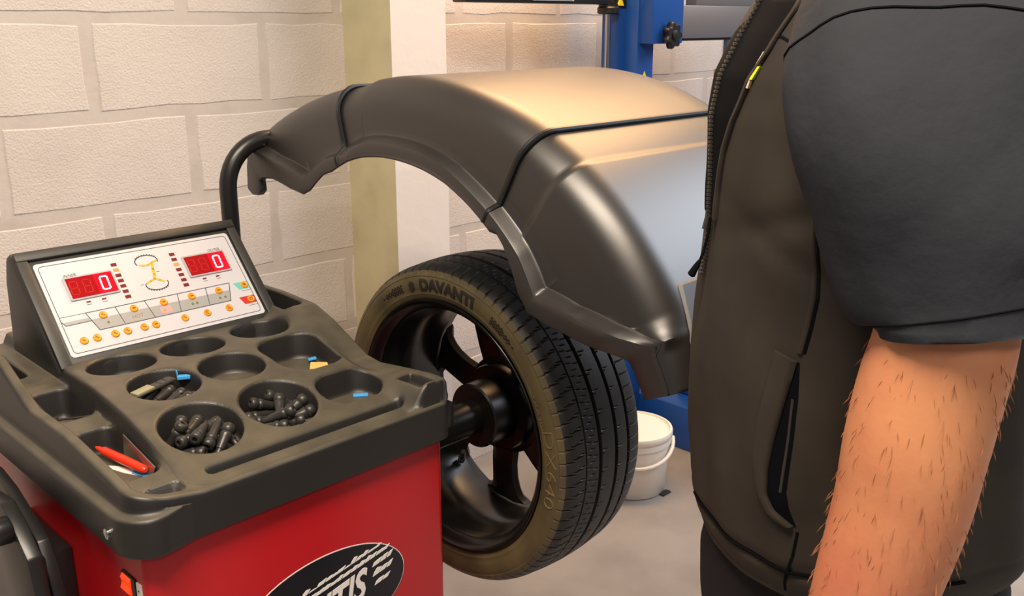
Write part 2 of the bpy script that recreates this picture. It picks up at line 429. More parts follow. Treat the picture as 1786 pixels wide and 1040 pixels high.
# --- display head
HX0, HX1 = 0.5035, 0.905
DV = Vector((0, .118, .126)).normalized(); DN = Vector((0, -.126, .118)).normalized()   # panel up, panel normal
P0 = Vector((.5295, 1.5025, .9819)); PS = 1.0362
def pp(u, v, n=0.0): return P0 + Vector((u, 0, 0))*PS + DV*(v*PS) + DN*n
prof = []
a0 = P0 - DV*.016 + DN*.001; a1 = P0 + DV*.200 + DN*.001
prof = [(1.487, .90), (a0.y, a0.z), (a1.y, a1.z), (a1.y+.012, a1.z+.005), (a1.y+.03, a1.z-.002), (1.685, 1.08), (1.695, .97), (1.695, .90)]
hd = MB(); hd.prism(prof, 'X', HX0, HX1); head = hd.build('display_head', M['head'], bal, bevel=0.011, seg=3)
def strip(u0, u1, v0, v1, n0, n1, name, m, parent, bevel=0.0025):
    mb = MB(); c = [(u0,v0),(u1,v0),(u1,v1),(u0,v1)]
    mb.loft([[pp(u, v, n0) for u, v in c], [pp(u, v, n1) for u, v in c]])
    return mb.build(name, m, parent, bevel=bevel)
strip(-.022, -.004, -.016, .184, -.004, .006, 'frame_strip', M['head'], head)
strip(.341, .359, -.016, .184, -.004, .006, 'frame_strip', M['head'], head)
strip(-.022, .359, .180, .197, -.004, .008, 'frame_strip', M['head'], head)
def plate(name, pts, n0, n1, m, parent):     # flat print or plate on the control panel
    mb = MB(); mb.loft([[pp(u, v, n0) for u, v in pts], [pp(u, v, n1) for u, v in pts]])
    return mb.build(name, m, parent)
def rr_poly(u0, u1, v0, v1, r, k=5):
    out = []
    for cx, cy, a in ((u1-r, v1-r, 0), (u0+r, v1-r, 90), (u0+r, v0+r, 180), (u1-r, v0+r, 270)):
        for i in range(k+1):
            t = math.radians(a + 90*i/k); out.append((cx + r*math.cos(t), cy + r*math.sin(t)))
    return out
PW_, PH_ = .338, .173
panel = plate('control_panel', rr_poly(0, PW_, 0, PH_, .006), -.001, .0025, M['panel'], bal)
panel['label'] = 'white control panel with two red number displays and orange buttons'
def stroke(mb, pts, wd, n0=.0025, n1=.0029, closed=False):
    pts = list(pts) + ([pts[0]] if closed else [])
    for (u0, v0), (u1, v1) in zip(pts[:-1], pts[1:]):
        d = math.hypot(u1-u0, v1-v0)
        if d < 1e-7: continue
        tx, ty = (u1-u0)/d, (v1-v0)/d; h = wd/2; e = wd*.3
        q = [(u0 - tx*e - ty*h, v0 - ty*e + tx*h), (u1 + tx*e - ty*h, v1 + ty*e + tx*h), (u1 + tx*e + ty*h, v1 + ty*e - tx*h), (u0 - tx*e + ty*h, v0 - ty*e - tx*h)]
        mb.loft([[pp(a, b, n0) for a, b in q[::-1]], [pp(a, b, n1) for a, b in q[::-1]]])
def flat(name, polys, n, m, kind=None):
    mb = MB()
    for q in polys: mb.loft([[pp(a, b, .0024) for a, b in q], [pp(a, b, n) for a, b in q]])
    o = mb.build(name, m, panel)
    if kind: o['kind'] = kind
    return o
ol = MB(); stroke(ol, rr_poly(.006, PW_-.006, .006, PH_-.006, .006), .0009, closed=True)
stroke(ol, [(.0464,.0714),(.2983,.0718),(.2865,.0375),(.0569,.0370)], .0011, closed=True)
for a, b in (((.094,.071),(.0983,.0372)), ((.1433,.071),(.1485,.0374)), ((.2008,.071),(.1943,.0373)), ((.2529,.0715),(.2466,.0373))): stroke(ol, [a, b], .0010)
stroke(ol, [(.0062,.0716),(.0464,.0714)], .0006); stroke(ol, [(.0062,.064),(.011,.0556),(.0515,.0560)], .0010)
ol.build('printed_outline', M['line'], panel)
flat('grey_band', [[(.0490,.0575),(.0569,.0375),(.2860,.0380),(.2930,.0580)], [(.0066,.062),(.011,.0560),(.0512,.0564),(.0490,.0620)]], .0027, M['grey_ink'])
def ellipse(cu, cv, a, b, k=20): return [(cu + a*math.cos(2*PI*i/k), cv + b*math.sin(2*PI*i/k)) for i in range(k)]
def button(u, v, ink):
    mb = MB(); mb.loft([[pp(a, b, .0024) for a, b in ellipse(u, v, .0066, .0066)], [pp(a, b, .0040) for a, b in ellipse(u, v, .0066, .0066)], [pp(a, b, .0052) for a, b in ellipse(u, v, .0055, .0055)], [pp(a, b, .0048) for a, b in ellipse(u, v, .0046, .0046)]])
    b = mb.build('button', M['button'], panel, smooth=True, sharp=30)
    ik = MB()
    for seg_ in ink: stroke(ik, [(u + p*.0030, v + q*.0030) for p, q in seg_], .0010, .0046, .0051)
    ib = ik.build('button_symbol', M['button_ink'], panel)
I_W = [[(-1,.2),(-.3,.5)],[(-.3,.5),(.3,-.4)],[(.3,-.4),(1,-.1)]]
I_T = [[(-1,0),(1,0)],[(-.5,.4),(-.5,-.4)],[(.3,.4),(.3,-.4)]]
I_C = [[(.7,.7),(-.2,.9),(-.9,0),(-.2,-.9),(.7,-.7)]]
I_L = [[(-.6,.9),(-.6,-.7),(.9,-.7)],[(.2,.1),(.2,-.7)]]
for u, i_ in ((.0707,I_W),(.1215,I_T),(.1727,I_T),(.2228,I_T),(.2735,I_T)): button(u, .0614, i_)
for u, i_ in ((.0272,[[(-.9,.2),(0,.2)],[(0,-.2),(.9,-.2)]]),(.0476,I_W),(.0766,I_W),(.0967,I_W),(.1246,I_W),(.144,I_T),(.1951,I_W),(.236,I_C),(.277,I_L)): button(u, .0245, i_)
flat('start_flag', [[(.3045,.0690),(.3320,.0690),(.3320,.0545),(.3110,.0545)]], .0028, M['teal'])
flat('stop_flag', [[(.3030,.0395),(.3320,.0395),(.3320,.0245),(.3090,.0245)]], .0028, M['flagred'])
button(.3235, .0622, [[(-.8,.3),(.8,.3)],[(-.8,-.3),(.8,-.3)],[(0,.8),(0,-.8)]])
button(.3232, .0322, [[(-.7,.7),(.7,.7),(.7,-.7),(-.7,-.7),(-.7,.7)]])
SEG = {'a':((0,2),(1,2)),'b':((1,2),(1,1)),'c':((1,1),(1,0)),'d':((0,0),(1,0)),'e':((0,1),(0,0)),'f':((0,2),(0,1)),'g':((0,1),(1,1))}
def digit(mb, u, v, wd, ht, segs, th):
    for s_ in segs:
        (x0,y0),(x1,y1) = SEG[s_]; sl = .0016
        P = lambda x, y: (u + (x-.5)*wd + (y-1)*0.0006, v + (y-1)*ht/2)
        a, b = P(x0,y0), P(x1,y1); t = .12
        a2 = (a[0]+(b[0]-a[0])*t, a[1]+(b[1]-a[1])*t); b2 = (b[0]+(a[0]-b[0])*t, b[1]+(a[1]-b[1])*t)
        stroke(mb, [a2, b2], th, .0056, .0060)
for u0, dg in ((.033, .0944), (.235, .2953)):
    plate('display_bezel', rr_poly(u0, u0+.080, .0958, .1390, .002), .0024, .0052, M['silver'], panel)
    plate('display_screen', [(u0+.0035,.0985),(u0+.0475,.0985),(u0+.0475,.1362),(u0+.0035,.1362)], .0050, .0056, M['screen'], panel)
    plate('display_screen', [(u0+.0475,.0985),(u0+.0775,.0985),(u0+.0775,.1362),(u0+.0475,.1362)], .0050, .0056, M['screen_hot'], panel)
    mb = MB(); digit(mb, dg, .1170, .0118, .0240, 'abcdef', .0027); mb.build('lit_digit', M['digit'], panel)
    for k in (1, 2):
        mb = MB(); digit(mb, u0 + .0125 + (k-1)*.021, .1170, .0118, .0240, 'abcdefg', .0011); mb.build('unlit_digit', M['digit_off'], panel)
for k in range(7):
    for u in (.1212, .2232):
        v = .1481 - k*.01052
        on = (u < .2 and k == 1) or (u > .2 and k == 2)
        plate('indicator_light', [(u-.0047,v-.0030),(u+.0047,v-.0030),(u+.0047,v+.0030),(u-.0047,v+.0030)], .0024, .0030, M['led_on'] if on else M['led'], panel)
for u in (.0584, .0832, .2595, .2845):
    plate('small_indicator', [(u-.0034,.0885),(u+.0034,.0885),(u+.0034,.0911),(u-.0034,.0911)], .0024, .0030, M['led'], panel)
flat('small_print', [[(u-.004,.0846),(u+.004,.0846),(u+.004,.0854),(u-.004,.0854)] for u in (.0584,.0832,.2595,.2845)] + [[(.314,.0505),(.332,.0505),(.332,.0512),(.314,.0512)],[(.314,.0200),(.332,.0200),(.332,.0207),(.314,.0207)],[(.149,.1005),(.155,.1005),(.155,.1014),(.149,.1014)],[(.184,.120),(.190,.120),(.190,.1209),(.184,.1209)]], .0027, M['line'], 'stuff')
for u, c in ((.074, 'green'), (.2190, 'green'), (.2270, 'green'), (.2700, 'green'), (.2800, 'green')):
    plate('status_dot', ellipse(u, .0470, .0022, .0022, 12), .0024, .0032, M[c], panel)
plate('lit_status_window', [(.163,.0415),(.181,.0415),(.181,.0530),(.163,.0530)], .0024, .0030, M['led_pink'], panel)
plate('lit_status_dot', ellipse(.1685, .0470, .0022, .0022, 12), .0028, .0034, M['led_on'], panel)
# wheel diagram: yellow rim section with two tyre arcs
yd = MB()
stroke(yd, [(.162,.1380),(.168,.1362),(.176,.1362),(.184,.1400),(.1925,.1425)], .0032, .0025, .0030)
stroke(yd, [(.1835,.1375),(.1805,.1270),(.1790,.1165),(.1762,.1085)], .0046, .0025, .0030)
stroke(yd, [(.1605,.1020),(.168,.1050),(.1762,.1080),(.184,.1040),(.190,.1000)], .0034, .0025, .0030)
yd.build('wheel_diagram', M['yellow'], panel)
td = MB()
def arc(cu, cv, a, b, t0, t1, k=16): return [(cu + a*math.cos(math.radians(t0+(t1-t0)*i/k)), cv + b*math.sin(math.radians(t0+(t1-t0)*i/k))) for i in range(k+1)]
stroke(td, arc(.1755, .1440, .0195, .0115, -20, 205), .0016, .0025, .0029)
te = MB(); stroke(te, arc(.1765, .0975, .0195, .0110, 160, 375), .0016, .0025, .0029)
for k in range(9):
    a = math.radians(35 + k*13); stroke(td, [(.1755 + .020*math.cos(a), .1440 + .012*math.sin(a)), (.1755 + .0215*math.cos(a), .1440 + .0135*math.sin(a))], .0014, .0025, .0029)
    a = math.radians(215 + k*13); stroke(te, [(.1765 + .020*math.cos(a), .0975 + .0115*math.sin(a)), (.1765 + .0215*math.cos(a), .0975 + .013*math.sin(a))], .0014, .0025, .0029)
td.build('tyre_diagram', M['line'], panel); te.build('tyre_diagram', M['line'], panel)

def text_polys(body, size, extrude=0.0, res=3, shear=0.0, offset=0.0, cuts=0):
    c = bpy.data.curves.new('lettering_source', 'FONT'); c.body = body; c.size = size; c.align_x = 'CENTER'; c.align_y = 'CENTER'
    c.extrude = extrude; c.resolution_u = res; c.shear = shear; c.offset = offset
    o = bpy.data.objects.new('lettering_source', c); COL.objects.link(o)
    me = bpy.data.meshes.new_from_object(o.evaluated_get(bpy.context.evaluated_depsgraph_get()))
    if cuts:
        bm = bmesh.new(); bm.from_mesh(me); bmesh.ops.remove_doubles(bm, verts=bm.verts, dist=1e-6)
        bmesh.ops.triangulate(bm, faces=bm.faces)
        for _ in range(3):
            es = [e for e in bm.edges if e.calc_length() > cuts]
            if not es: break
            bmesh.ops.subdivide_edges(bm, edges=es, cuts=1); bmesh.ops.triangulate(bm, faces=bm.faces)
        bm.to_mesh(me); bm.free()
    V = [tuple(v.co) for v in me.vertices]; F = [list(p.vertices) for p in me.polygons]
    bpy.data.objects.remove(o); bpy.data.curves.remove(c); bpy.data.meshes.remove(me)
    return V, F
def panel_text(name, body, size, u, v, m, shear=0.0, n=.0026, offset=0):
    Vt, Ft = text_polys(body, size, .0002, 2, shear, offset)
    mesh(name, [pp(u+x, v+y, n+z) for x, y, z in Vt], Ft, m, panel)
panel_text('display_caption', 'INNER', .0072, .0467, .1425, M['line'], .3)
panel_text('display_caption', 'OUTER', .0072, .2990, .1425, M['line'], .3)
panel_text('mode_caption', 'HOT', .0088, .1225, .0468, M['olive_txt'], 0.1)

# --- badge on the cabinet front, power switch
def yf(x, z, d=0.0): return (x, 1.080 - d, z)
BX, BZ, BA, BB = .700, .655, .147, .079
el = [(BX + BA*math.cos(2*PI*i/56), BZ + BB*math.sin(2*PI*i/56)) for i in range(56)]
mb = MB(); mb.loft([[yf(x, z, 0) for x, z in el], [yf(x, z, .0012) for x, z in el]]); badge = mb.build('badge', M['badge'], bal)
el2 = [(BX + (BA+.0015)*math.cos(2*PI*i/56), BZ + (BB+.0015)*math.sin(2*PI*i/56)) for i in range(56)]
mb = MB(); mb.loft([[yf(x, z, 0) for x, z in el2], [yf(x, z, .0007) for x, z in el2]]); mb.build('badge_edge', M['white_print'], badge)
badge['label'] = 'black oval badge with white tyre track lettering'
Vt, Ft = text_polys('ITIS', .060, .0003, 3, .25, .0016)
mesh('badge_lettering', [yf(.728 + x*.85, .648 + y*1.15 + x*.18, .0024 + abs(z)*0 + z) for x, y, z in Vt], [f[::-1] for f in Ft], M['white_print'], badge)
rk = random.Random(5); tr = MB()
def bq(pts, d=.0018): tr.loft([[yf(x, z, .0010) for x, z in pts], [yf(x, z, d) for x, z in pts]])
for rowi, (zs, x0, x1, hh) in enumerate(((.697,.655,.800,.010),(.684,.655,.815,.0095),(.668,.785,.822,.012),(.651,.785,.818,.012),(.634,.788,.812,.010))):
    x = x0
    while x < x1:
        wd = rk.uniform(.007, .013); g = rk.uniform(.0015, .003)
        h0 = hh * (rk.uniform(.35, 1.0) if rowi == 0 else rk.uniform(.85, 1.0))
        sl = .18 * (x - .728); sk = .006
        bq([(x, zs+sl), (x+wd, zs+sl+wd*.18), (x+wd+sk, zs+sl+h0), (x+sk+wd*.3, zs+sl+h0*rk.uniform(.7,1.1)), (x+sk*.6, zs+sl+h0*.6)])
        x += wd + g
tr.build('badge_tyre_track', M['white_print'], badge)
def xl(y, z, d=0.0): return (0.434 - d, y, z)
sw = MB().box(.4305, .4345, 1.112, 1.150, .770, .802).build('power_switch', M['pipe'], bal, bevel=.001)
MB().prism([(.4305,.773),(.4305,.799),(.4272,.794),(.4288,.786),(.4262,.778)], 'Y', 1.122, 1.147).build('rocker', M['switch'], sw)
MB().box(.4315, .4345, 1.096, 1.108, .760, .800).build('switch_plate', M['white_plastic'], sw)
for z in (.778, .768, .790): MB().lathe([(0,.0016),(-.0006,.0016)], (.4315, 1.102, z), 'X', 10).build('plate_hole', M['pipe'], sw)

# --- side holder on the left flank (black plates with a knob)
h1 = MB().prism([(1.60,.835),(1.482,.845),(1.425,.835),(1.335,.800),(1.318,.792),(1.296,.760),(1.276,.70),(1.262,.60),(1.40,.52),(1.55,.55)], 'X', .384, .401).build('side_holder', M['pipe'], bal, bevel=.002)
h2 = MB().prism([(1.44,.842),(1.345,.855),(1.305,.835),(1.262,.800),(1.250,.735),(1.243,.62),(1.30,.55),(1.38,.60),(1.42,.70)], 'X', .352, .372).build('holder_plate', M['pipe'], h1, bevel=.003)
MB().box(.401, .4335, 1.33, 1.50, .60, .76).build('holder_bracket', M['pipe'], h1, bevel=.003)
MB().box(.372, .384, 1.29, 1.40, .64, .78).build('holder_spacer', M['pipe'], h1, bevel=.003)
MB().lathe([(0,.018),(-.004,.020),(-.02,.019),(-.023,.015)], (.352, 1.315, .828), 'X', 14).build('holder_knob', M['knob'], h1, smooth=True)

# --- shaft and flange
AX = (0, 1.238, .773)
MB().lathe([(.930,.046),(.985,.046),(.99,.042)], AX, 'X', 40).build('bearing_tube', M['pipe'], bal, smooth=True)
MB().lathe([(.985,.034),(1.165,.034),(1.17,.040),(1.178,.040),(1.18,.034)], AX, 'X', 40).build('shaft', M['steel_dark'], bal, smooth=True)
fl_ = MB().lathe([(1.150,.040),(1.152,.060),(1.155,.063),(1.205,.063),(1.210,.060),(1.211,.084),(1.215,.086),(1.232,.086)], AX, 'X', 48).build('flange', M['steel_dark'], bal, smooth=True, sharp=35)
MB().lathe([(.944,.020),(.965,.020),(.972,.016)], (0, 1.12, .905), 'X', 20).build('stop_bumper', M['seam'], bal, smooth=True)
MB().box(.944, .962, 1.078, 1.104, .862, .905).build('guard_bracket', M['pipe'], bal, bevel=.003)

# --- guard pipe
path = [(.915, 1.665, .90), (.915, 1.665, 1.187)] + [(.915 + .09*(1-math.cos(t)), 1.665, 1.187 + .09*math.sin(t)) for t in [PI/2*i/10 for i in range(1, 11)]] + [(1.15, 1.665, 1.277)]
MB().tube(path, .0165, 20).build('guard_pipe', M['pipe'], bal, smooth=True)

# --- wheel guard: polar about the shaft axis
HR = [(40,.68),(46.8,.689),(50.3,.689),(57,.671),(64.6,.654),(71.2,.642),(75,.637),(160,.637)]
FB = [(46.5,.590),(47.2,.590),(50.1,.568),(54.4,.521),(58,.493),(61,.490),(67.4,.501),(70.4,.499),(76.2,.507),(80.7,.510),(88,.510),(94,.508),(99.2,.506),(105.2,.502),(111.9,.493),(118.6,.482),(120.4,.488),(122.6,.482),(127.3,.462),(130.6,.447),(135,.441),(138.9,.460),(143.9,.498),(147.2,.529),(150.2,.556),(156.2,.560)]
F1 = [(46.5,.648),(49,.641),(53.3,.583),(60.2,.516),(63.2,.519),(69.3,.523),(76.4,.518),(77.6,.527),(81.8,.533),(88,.532),(99,.530),(104.6,.525),(111.1,.514),(118.4,.504),(126.4,.491),(130.5,.478),(133.7,.468),(141.7,.521),(146.9,.570),(149.9,.607),(151.0,.622),(156.2,.624)]
F2 = [(46.5,.662),(48.7,.652),(53.1,.594),(59.6,.529),(68,.532),(71,.528),(74.7,.534),(78.7,.541),(82.7,.543),(88,.542),(96,.539),(103.3,.534),(110.1,.523),(117.1,.513),(125.6,.500),(130,.489),(133.2,.479),(139.6,.516),(145.3,.566),(148.5,.600),(150.6,.631),(156.2,.632)]
XS0, XF = .975, 1.515
def pol(x, r, th): a = math.radians(th); return (x, AX[1] + r*math.cos(a), AX[2] + r*math.sin(a))
def guard_profile(th, lift):
    Rr = interp(th, HR) + lift; fb = interp(th, FB); f1 = interp(th, F1); f2 = max(interp(th, F2), f1 + .006)
    XS = XS0 + (.0226 - min(0, lift))*sm((th - 145.5)/5.5)                 # the ledge dies out towards the front lip
    f2 = min(f2, Rr - (.004 + .034*sm((th - 148.5)/2.5))); f1 = min(f1, f2 - .003)
    fr = max(Rr - .055, f2 + .002); x1 = .998 - lift; kx = max(.01, (x1 - XS)/.023)
    P = [(XS+.002, fb), (XS, fb+.003)]
    P += [(XS - .0005, fb + (f1 - fb)*t) for t in (.35, .7)]
    P += [(XS, f1 - .0022), (XS + .0006*kx, f1 - .0006), (XS + .0022*kx, f1 + .0002), (XS + .006*kx, f1 + (f2-f1)*.22), (XS + .0165*kx, f2 - (f2-f1)*.16), (XS + .0205*kx, f2 - .0003), (x1 - .0012*kx, f2 + .0010), (x1, f2 + .0030)]
    P += [(x1 + .002*t, f2 + (fr - f2)*t) for t in (.3, .6, .85)]
    ex = .058
    for i in range(0, 9):
        t = PI/2*i/8; P.append((x1 + .002 + ex*(1-math.cos(t)), fr + (Rr-fr)*math.sin(t)))
    x2 = XF - .03
    xa = x1 + .002 + ex
    P += [(xa + (x2-xa)*t, Rr) for t in (.02,.08,.14,.2,.3,.4,.5,.6,.7,.8,.9,1)]
    for i in range(1, 6):
        t = PI/2*i/5; P.append((x2 + .03*math.sin(t), Rr - .03*(1-math.cos(t))))
    P += [(XF, Rr - .05), (XF, Rr - .08)]
    return P
wg = None
def guard_section(name, t0, t1, lift, n, parent, hole=None):
    ths = [t0 + (t1-t0)*i/n for i in range(n+1)]
    V = []; F = []
    for th in ths: V += [pol(x, r, th) for x, r in guard_profile(th, lift(th))]
    m = len(V)//len(ths)
    for i in range(n):
        for j in range(m-1):
            c = [V[i*m+j], V[(i+1)*m+j+1]]
            if hole and hole((c[0][0]+c[1][0])/2, (ths[i]+ths[i+1])/2, j): continue
            F.append([i*m+j, i*m+j+1, (i+1)*m+j+1, (i+1)*m+j])
    o = mesh(name, V, F, M['hood'], parent, smooth=True, sharp=33); fix_normals(o)
    # outward orientation
    c = o.data.polygons[len(o.data.polygons)//2]
    sd = o.modifiers.new('thickness', 'SOLIDIFY'); sd.thickness = .0035; sd.offset = 0
    return o
guard = guard_section('wheel_guard', 73.0, 116.6, lambda t: -.003*(1 - sm((t-79.3)/.5)), 90, bal)
guard['label'] = 'dark grey curved plastic wheel guard over the tyre'
guard_section('guard_rear_panel', 46.5, 73.2, lambda t: .0, 54, guard)
def hole(x, th, j):
    return j > 23 and 144.4 < th < 152.0 and 1.062 - (th-144)*.0034 < x < 1.36
guard_section('guard_front_panel', 116.4, 156.2, lambda t: -.003*(1 - sm((t-123.3)/.5)), 90, guard, hole)
# grip opening frame
gf = MB()
def grip_pt(x, th, r): return pol(x, r, th)
gp = [(1.058,143.6),(1.30,143.0),(1.375,144.0),(1.375,152.5),(1.30,153.2),(1.045,153.6),(1.030,152.5)]
gi = [(1.086,145.6),(1.30,145.2),(1.350,146.0),(1.350,150.6),(1.30,151.2),(1.080,151.4),(1.066,150.6)]
rA = [pol(x, .6375, t) for x, t in gp]; rB = [pol(x + (1.2-x)*.03, .6435, t + (148.3-t)*.08) for x, t in gp]
rC = [pol(x, .6405, t) for x, t in gi]; rD = [pol(x, .618, t) for x, t in gi]
gf.loft([rA, rB, rC, rD], False, False); gfo = gf.build('grip_frame', M['hood'], guard, smooth=True, sharp=30)
for th, lift in ((73.1, .002), (116.6, .002)):
    pr = guard_profile(th, lift); pts = [pol(x, r, th) for x, r in pr]
    out = []
    for p in pts:
        if not out or (Vector(p) - Vector(out[-1])).length > .003: out.append(p)
    MB().tube(out[1:], .0048, 8).build('guard_seam', M['seam'], guard, smooth=True)
tab = [(1.238 + r*math.cos(math.radians(t)), .773 + r*math.sin(math.radians(t))) for t, r in ((48.6,.628),(46.8,.655),(44.6,.640),(41.4,.612),(41.8,.592),(43.2,.578),(44.8,.576),(46.0,.592),(48.0,.592))]
MB().prism(tab, 'X', .974, .990).build('mounting_tab', M['hood'], guard, bevel=.003)

# ------------------------------------------------------------------ car wheel
XC = 1.183; AY, AZ = AX[1], AX[2]
whl = empty('car_wheel', (XC, AY, AZ - .310), 'black alloy car wheel with a dusty low profile tyre mounted on the balancer shaft', 'wheel')
prof = [(-.097,.2415),(-.1005,.2455),(-.1015,.2500),(-.1035,.2535),(-.1030,.2560),(-.1050,.2620),(-.1060,.2680),(-.1060,.2760),(-.1050,.2815),(-.1035,.2850),(-.1040,.2868),(-.1010,.2915),(-.0975,.2960),(-.0930,.2995),(-.0880,.3022),(-.0800,.3045),(-.0720,.3058),(-.0620,.3066)]
gro = [-.0580, -.0240, .0180, .0540]; gw = [.0018, .0045, .0045, .0042]; gd = [.0030, .0065, .0065, .0065]
xs_ = prof[:]
def crown(x): return .3105 - 3.4*x*x*.30
pts = []
seq = []
prev = -.0600
for g, w_, d_ in zip(gro, gw, gd):
    for t in (0, .25, .5, .75, 1): seq.append((prev + (g - w_ - prev)*t, 0))
    seq += [(g - w_*.75, d_), (g, d_*1.05), (g + w_*.75, d_), ]
    prev = g + w_
for t in (0, .3, .6, 1): seq.append((prev + (.064 - prev)*t, 0))
zone = [0]*len(xs_)
for x, d_ in seq: xs_.append((x, crown(x) - d_)); zone.append(2 if d_ == 0 else 3)
far = [(-x, r) for x, r in prof[::-1]]
for p in far: xs_.append(p); zone.append(1)
NS = 1008; V = []; npf = len(xs_)
for i, (x, r) in enumerate(xs_):
    for j in range(NS):
        rr = r
        if zone[i] == 0 and r > .2905 and i < 18:       # shoulder sipes
            sh_ = int((x + .10)*160)
            if (j + sh_) % 12 == 0: rr -= .0048 if r > .296 else .0035
        elif zone[i] == 0 and x > -.0981 and r > .29:
            if (j) % 12 == 0: rr -= .003
        elif zone[i] == 2:
            if x < -.02:
                if -.052 < x < -.033 and (j + int(x*700)) % 12 == 0: rr -= .0035
            elif x < .05:
                q = (j + int(x*400)) % 18
                if q == 0 and (-.020 < x < -.006 or .022 < x < .034): rr -= .004
            else:
                if (j + int(x*200)) % 12 == 0: rr -= .004
        elif zone[i] == 1 and r > .2955 and j % 12 == 0: rr -= .0034
        a = 2*PI*j/NS
        V.append((XC + x, AY + rr*math.cos(a), AZ + rr*math.sin(a)))
F = []; MI = []
for i in range(npf-1):
    for j in range(NS):
        k = (j+1) % NS; F.append([i*NS+j, i*NS+k, (i+1)*NS+k, (i+1)*NS+j])
        MI.append(1 if (i < 12 or i > npf - 14) else 0)
tyre = mesh('tyre', V, F, [M['tyre'], M['sidewall']], whl, smooth=True, sharp=38)
tyre.data.polygons.foreach_set('material_index', MI); fix_normals(tyre)
tyre['label'] = 'black treaded tyre with dusty brown sidewall'
# seen from the machine side (-X), angle grows from +Y (left in view) over the top
def rev_text(name, body, size, r0, ang, m, sx=1.0, offset=0.0):
    Vt, Ft = text_polys(body, size, .0006, 3, 0, offset, .004); out = []
    for x, y, z in Vt:
        r = r0 + y; a = math.radians(ang) + sx*x/r0
        xx = XC + interp(r, [(.2415,-.097),(.2535,-.1035),(.262,-.105),(.268,-.106),(.276,-.106),(.2815,-.105),(.2868,-.104),(.2915,-.101),(.30,-.093)])
        out.append((xx - (.0013 if z > 0 else -.001), AY + r*math.cos(a), AZ + r*math.sin(a)))
    o = mesh(name, out, Ft, m, tyre); fix_normals(o); return o
rev_text('sidewall_lettering', 'DAVANTI', .0290, .2690, 93, M['letter'], 1.16, .0012)
rev_text('sidewall_size_lettering', 'DX640', .033, .2690, 179, M['letter2'], 1.5, -.0008)
rev_text('sidewall_small_print', 'TUBELESS   RADIAL', .0065, .2590, 158, M['letter2'], 1.2)
def sw_quad(mb, a0, a1, r0, r1):
    pts = [(a0,r0),(a1,r0),(a1,r1),(a0,r1)]
    def P(a, r, d):
        xx = XC + interp(r, [(.2535,-.1035),(.262,-.105),(.268,-.106),(.276,-.106),(.2815,-.105),(.2868,-.104)]) - d
        t = math.radians(a); return (xx, AY + r*math.cos(t), AZ + r*math.sin(t))
    mb.loft([[P(a, r, -.0005) for a, r in pts], [P(a, r, .0009) for a, r in pts]])
for (s0, dirn) in ((118.0, 1), (66.5, -1)):
    mb = MB()
    for c in range(15):
        for q in range(5):
            if (c + q) % 2 == 0 and abs(q-2) <= (15-c)*.25:
                a = s0 + dirn*c*.95; sw_quad(mb, a, a + dirn*.95, .2615 + q*.0030, .2615 + (q+1)*.0030)
    mb.build('sidewall_checker', M['letter'], tyre)
el = [(.2690 + .009*math.cos(t)*1.05, math.degrees(.0085*math.sin(t)/.269)) for t in [2*PI*i/6 for i in range(6)]]
mb = MB(); mb.loft([[(XC - .1055, AY + r*math.cos(math.radians(72.6 + d)), AZ + r*math.sin(math.radians(72.6 + d))) for r, d in el], [(XC - .1072, AY + r*math.cos(math.radians(72.6 + d)), AZ + r*math.sin(math.radians(72.6 + d))) for r, d in el]])
mb.build('sidewall_emblem', M['letter'], tyre)

# rim
rp = [(-.102,.2440),(-.104,.2420),(-.1035,.2385),(-.099,.2360),(-.094,.2320),(-.088,.2235),(-.082,.2215),(-.060,.2200),(-.048,.2120),(-.010,.2080),(.040,.2120),(.070,.2180),(.090,.2230),(.100,.2330),(.1035,.2385),(.103,.2440)]
mb = MB(); mb.lathe([(x + XC, r) for x, r in rp], (0, AY, AZ), 'X', 96, cap=False); rim = mb.build('rim', M['rim'], whl, smooth=True, sharp=40)
rim.modifiers.new('thickness', 'SOLIDIFY').thickness = .004
rim['label'] = 'gloss black alloy rim'
hub = MB().lathe([(1.234,.036),(1.2345,.094),(1.238,.099),(1.262,.101),(1.268,.094),(1.268,.036)], (0, AY, AZ), 'X', 48, cap=False).build('hub', M['spoke'], whl, smooth=True, sharp=35)
for k in range(7):
    th = -9.3 + 360/14 + k*360/7
    rings = []
    for r, wd, xm, tk in ((.080,.036,1.250,.012),(.100,.0330,1.247,.012),(.130,.0320,1.246,.011),(.160,.0330,1.249,.011),(.185,.0370,1.254,.011),(.202,.0440,1.258,.011),(.2120,.0560,1.262,.012),(.2165,.0640,1.263,.012)):
        ring = []
        for (s_, dx) in ((-1,.3),(-.85,-.7),(-.4,-1.0),(0,-.78),(.4,-1.0),(.85,-.7),(1,.3),(.8,1),(-.8,1)):
            x = xm + dx*tk; t = s_*wd
            c, s2 = math.cos(math.radians(th)), math.sin(math.radians(th)); rr2 = math.sqrt(max(r*r - t*t*.0, 0))
            a = math.radians(th) + t/r
            ring.append((x, AY + r*math.cos(a), AZ + r*math.sin(a)))
        rings.append(ring)
    MB().loft(rings).build('spoke', M['spoke'], whl, smooth=True, sharp=50)
a = math.radians(-52)
vp = Vector((1.235, AY + .205*math.cos(a), AZ + .205*math.sin(a)))
vd = Vector((-.35, -math.cos(a)*.9, -math.sin(a)*.9)).normalized()
MB().tube([vp - vd*.004, vp + vd*.008, vp + vd*.01, vp + vd*.03, vp + vd*.032, vp + vd*.042], [.008,.008,.006,.0055,.0048,.0048], 12).build('valve', M['rubber'], whl, smooth=True)

